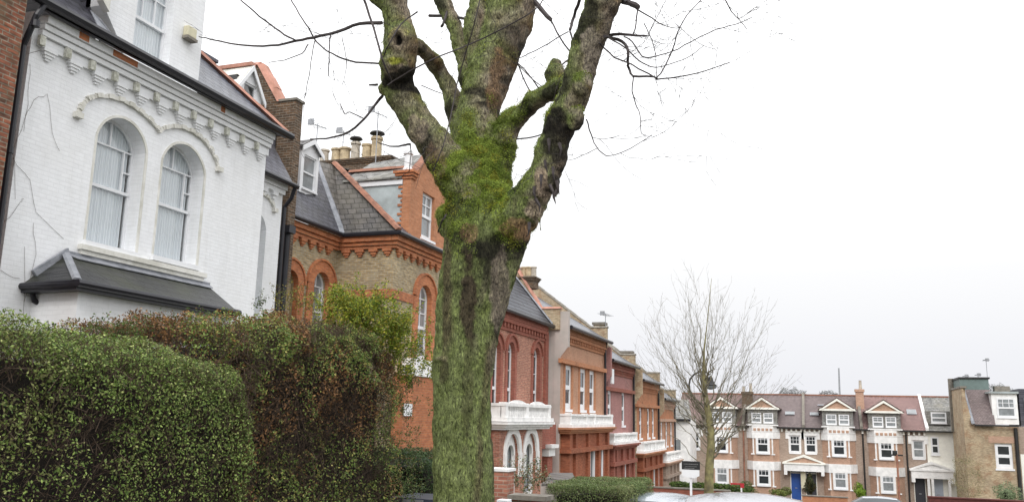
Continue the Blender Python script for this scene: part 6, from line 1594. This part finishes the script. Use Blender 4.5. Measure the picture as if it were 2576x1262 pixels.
# =================================================================== CARS
def car(label, x, y, zg, mat, heading=0, L=4.3, Wd=1.8, Ht=1.52, group='cars parked along the street', name='parked_car'):
    C = empty(name, (x, y, zg), label, 'car', group)
    # cross sections: (along, sill, belt, roof, halfwidth sill, belt, roof)
    S = [(-2.13,.35,.80,.82,.62,.70,.60),(-2.05,.28,.92,.98,.80,.84,.66),(-1.85,.24,1.0,1.28,.86,.89,.62),(-1.55,.22,1.02,1.44,.88,.90,.60),(-1.0,.20,1.0,1.51,.89,.90,.62),(-.3,.20,.98,1.52,.89,.90,.63),(.35,.20,.96,1.46,.89,.90,.61),(.8,.20,.95,1.24,.89,.89,.62),(1.15,.20,.93,.99,.89,.88,.66),(1.75,.24,.84,.88,.86,.84,.62),(2.08,.3,.66,.70,.76,.72,.5),(2.15,.36,.55,.56,.6,.6,.4)]
    k = Wd/1.8; hz_ = Ht/1.52; l = L/4.3
    def W_(p):
        c, s = math.cos(heading), math.sin(heading); return (x+p[0]*c-p[1]*s, y+p[0]*s+p[1]*c, zg+p[2])
    rows = []
    for a, z0, z1, z2, w0, w1, w2 in S:
        half = [(w0, z0), (w0*1.03, (z0+z1)/2), (w1, z1), (w2+(w1-w2)*.42, z1+(z2-z1)*.55), (w2, z2-.05*(z2-z1)), (w2*.55, z2+.035), (0, z2+.05)]
        rows.append([(sx*k, a*l, sz*hz_) for sx, sz in half]+[(-sx*k, a*l, sz*hz_) for sx, sz in half[-2::-1]])
    m = len(rows[0]); vs = [W_(p) for r in rows for p in r]
    fb = []; fg = []
    for i in range(len(rows)-1):
        for j in range(m-1):
            f = (i*m+j, i*m+j+1, (i+1)*m+j+1, (i+1)*m+j)
            side = j in (2, 3, m-5, m-4)
            glass = (side and 2 <= i <= 7) or (i in (1, 2) and 3 <= j <= m-5) or (i in (6, 7) and 3 <= j <= m-5)
            (fg if glass else fb).append(f)
    ends = [tuple(range(m)), tuple((len(rows)-1)*m+j for j in range(m))[::-1]]
    def part(nm, faces, mt, parent):
        used = sorted({i for f in faces for i in f}); mp = {o: n for n, o in enumerate(used)}
        b = MB(); b.add([vs[i] for i in used], [tuple(mp[i] for i in f) for f in faces]); o = b.build(nm, mt, parent, smooth=True)
        s = o.modifiers.new('s', 'SUBSURF'); s.levels = 2; s.render_levels = 2; s.boundary_smooth = 'PRESERVE_CORNERS'
        return o
    body = part('body', fb+ends, mat, C)
    part('windows', fg, M['dark_glass'] if False else GLASSCAR, C)
    und = MB(); und.add([W_(p) for p in [(-.86*k, -2.0*l, .18), (.86*k, -2.0*l, .18), (.86*k, 2.0*l, .18), (-.86*k, 2.0*l, .18), (-.86*k, -2.0*l, .4), (.86*k, -2.0*l, .4), (.86*k, 2.0*l, .4), (-.86*k, 2.0*l, .4)]], [(0,1,2,3), (4,5,6,7), (0,1,5,4), (1,2,6,5), (2,3,7,6), (3,0,4,7)]); und.build('underbody', M['black'], C)
    for sx in (-1, 1):
        for a in (-1.32, 1.33):
            w = MB(); w.tube([W_((sx*.70*k, a*l, .32)), W_((sx*.915*k, a*l, .32))], .32, 22); wh = w.build('wheel', M['black'], C)
            w = MB(); w.tube([W_((sx*.90*k, a*l, .32)), W_((sx*.93*k, a*l, .32))], .19, 16); w.build('rim', M['metal_grey'], wh)
        t = MB(); q = [W_((sx*.70*k, -2.10*l, .62*hz_)), W_((sx*.86*k, -2.0*l, .62*hz_)), W_((sx*.84*k, -1.98*l, .95*hz_)), W_((sx*.70*k, -2.05*l, .95*hz_))]; t.prism(q, np.array(W_((0, -.04, 0)))-np.array(W_((0, 0, 0)))); t.build('tail_light', M['red_paint'], C)
        t = MB(); t.prism([W_((sx*.45*k, 2.09*l, .5)), W_((sx*.72*k, 2.0*l, .5)), W_((sx*.74*k, 1.96*l, .66)), W_((sx*.5*k, 2.04*l, .66))], np.array(W_((0, .05, 0)))-np.array(W_((0, 0, 0)))); t.build('headlight', M['grey_glass'], C)
        mm = MB(); mm.tube([W_((sx*.9*k, .75*l, .98*hz_)), W_((sx*1.03*k, .72*l, 1.02*hz_))], [.05, .09], 8); mm.build('wing_mirror', mat, C)
    p = MB(); p.prism([W_((-.26, -2.16*l, .5)), W_((.26, -2.16*l, .5)), W_((.26, -2.16*l, .61)), W_((-.26, -2.16*l, .61))], np.array(W_((0, -.01, 0)))-np.array(W_((0, 0, 0)))); p.build('number_plate', M['white_wood'], C)
    return C
GLASSCAR = plain_mat('car_window_glass', (.05,.06,.07), .04, .3, .8, spec=1.0)
def paint(nm, c):
    m, nt, b = newmat(nm); b.inputs['Base Color'].default_value = (*c, 1); b.inputs['Roughness'].default_value = .22; b.inputs['Coat Weight'].default_value = .8; b.inputs['Coat Roughness'].default_value = .04
    return m
pw, ps = paint('pearl_white_car_paint', (.27,.285,.325)), paint('silver_blue_car_paint', (.30,.34,.40))
p = atY(1822, 1233, 9.4); car('silvery white car, its curved roof at the bottom centre right before the slim tree', p[0], 12.0, atY(1822, 1233, 11.5)[2]-1.60, pw, math.radians(4), 4.4, 2.0, 1.54)
p = atY(1625, 1247, 17); car('silver blue car parked beyond the white car, beside the box hedge', p[0]+.15, 18, p[2]-1.52, ps, 0)
p = atY(2185, 1248, 58); car('small white hatchback parked below the far red roofed house', p[0], 58, p[2]-1.50, pw, PI/2)


# =================================================================== LIGHT, SKY, CAMERA
w = bpy.data.worlds.new('World'); SC.world = w; w.use_nodes = True; nt = w.node_tree; bg = nt.nodes['Background']
sky = nt.nodes.new('ShaderNodeTexSky'); sky.sky_type = 'NISHITA'; sky.sun_disc = False; sky.sun_elevation = math.radians(38); sky.sun_rotation = math.radians(166); sky.air_density = 2.0; sky.dust_density = 6.0
hsv = nt.nodes.new('ShaderNodeHueSaturation'); hsv.inputs['Saturation'].default_value = .25; hsv.inputs['Value'].default_value = .10
nt.links.new(sky.outputs[0], hsv.inputs['Color'])
tc = nt.nodes.new('ShaderNodeTexCoord'); sp = nt.nodes.new('ShaderNodeSeparateXYZ'); nt.links.new(tc.outputs['Generated'], sp.inputs[0])
# an overcast sky: about three times brighter overhead than at the horizon
rp = ramp(nt, sp.outputs[2], [(0, (.96,.97,1.02)), (.08, (1.0,1.01,1.05)), (.16, (1.08,1.085,1.10)), (.35, (1.6,1.61,1.63)), (1, (2.5,2.51,2.53))])
mx = N(nt, 'ShaderNodeMix'); mx.data_type = 'RGBA'; mx.inputs[0].default_value = .12; nt.links.new(rp, mx.inputs[6]); nt.links.new(hsv.outputs[0], mx.inputs[7])
nt.links.new(mx.outputs[2], bg.inputs['Color']); bg.inputs['Strength'].default_value = 1.0
sun = bpy.data.lights.new('sun', 'SUN'); sun.energy = 1.25; sun.angle = math.radians(25); sun.color = (1, .97, .93)
so = bpy.data.objects.new('sun', sun); COL.objects.link(so)
d = Vector((math.sin(math.radians(166))*math.cos(math.radians(38)), math.cos(math.radians(166))*math.cos(math.radians(38)), math.sin(math.radians(38))))
so.rotation_euler = d.to_track_quat('Z', 'Y').to_euler()

cam = bpy.data.cameras.new('camera'); co = bpy.data.objects.new('camera', cam); COL.objects.link(co)
from mathutils import Matrix
co.matrix_world = Matrix(((_r2[0], _u2[0], -_f[0], EYE[0]), (_r2[1], _u2[1], -_f[1], EYE[1]), (_r2[2], _u2[2], -_f[2], EYE[2]), (0, 0, 0, 1)))
cam.sensor_width = 36; cam.lens = 36*F_/2576; cam.clip_end = 2000; cam.clip_start = .05
SC.camera = co
SC.view_settings.view_transform = 'Standard'; SC.view_settings.look = 'None'; SC.view_settings.gamma = 1; SC.view_settings.exposure = 0
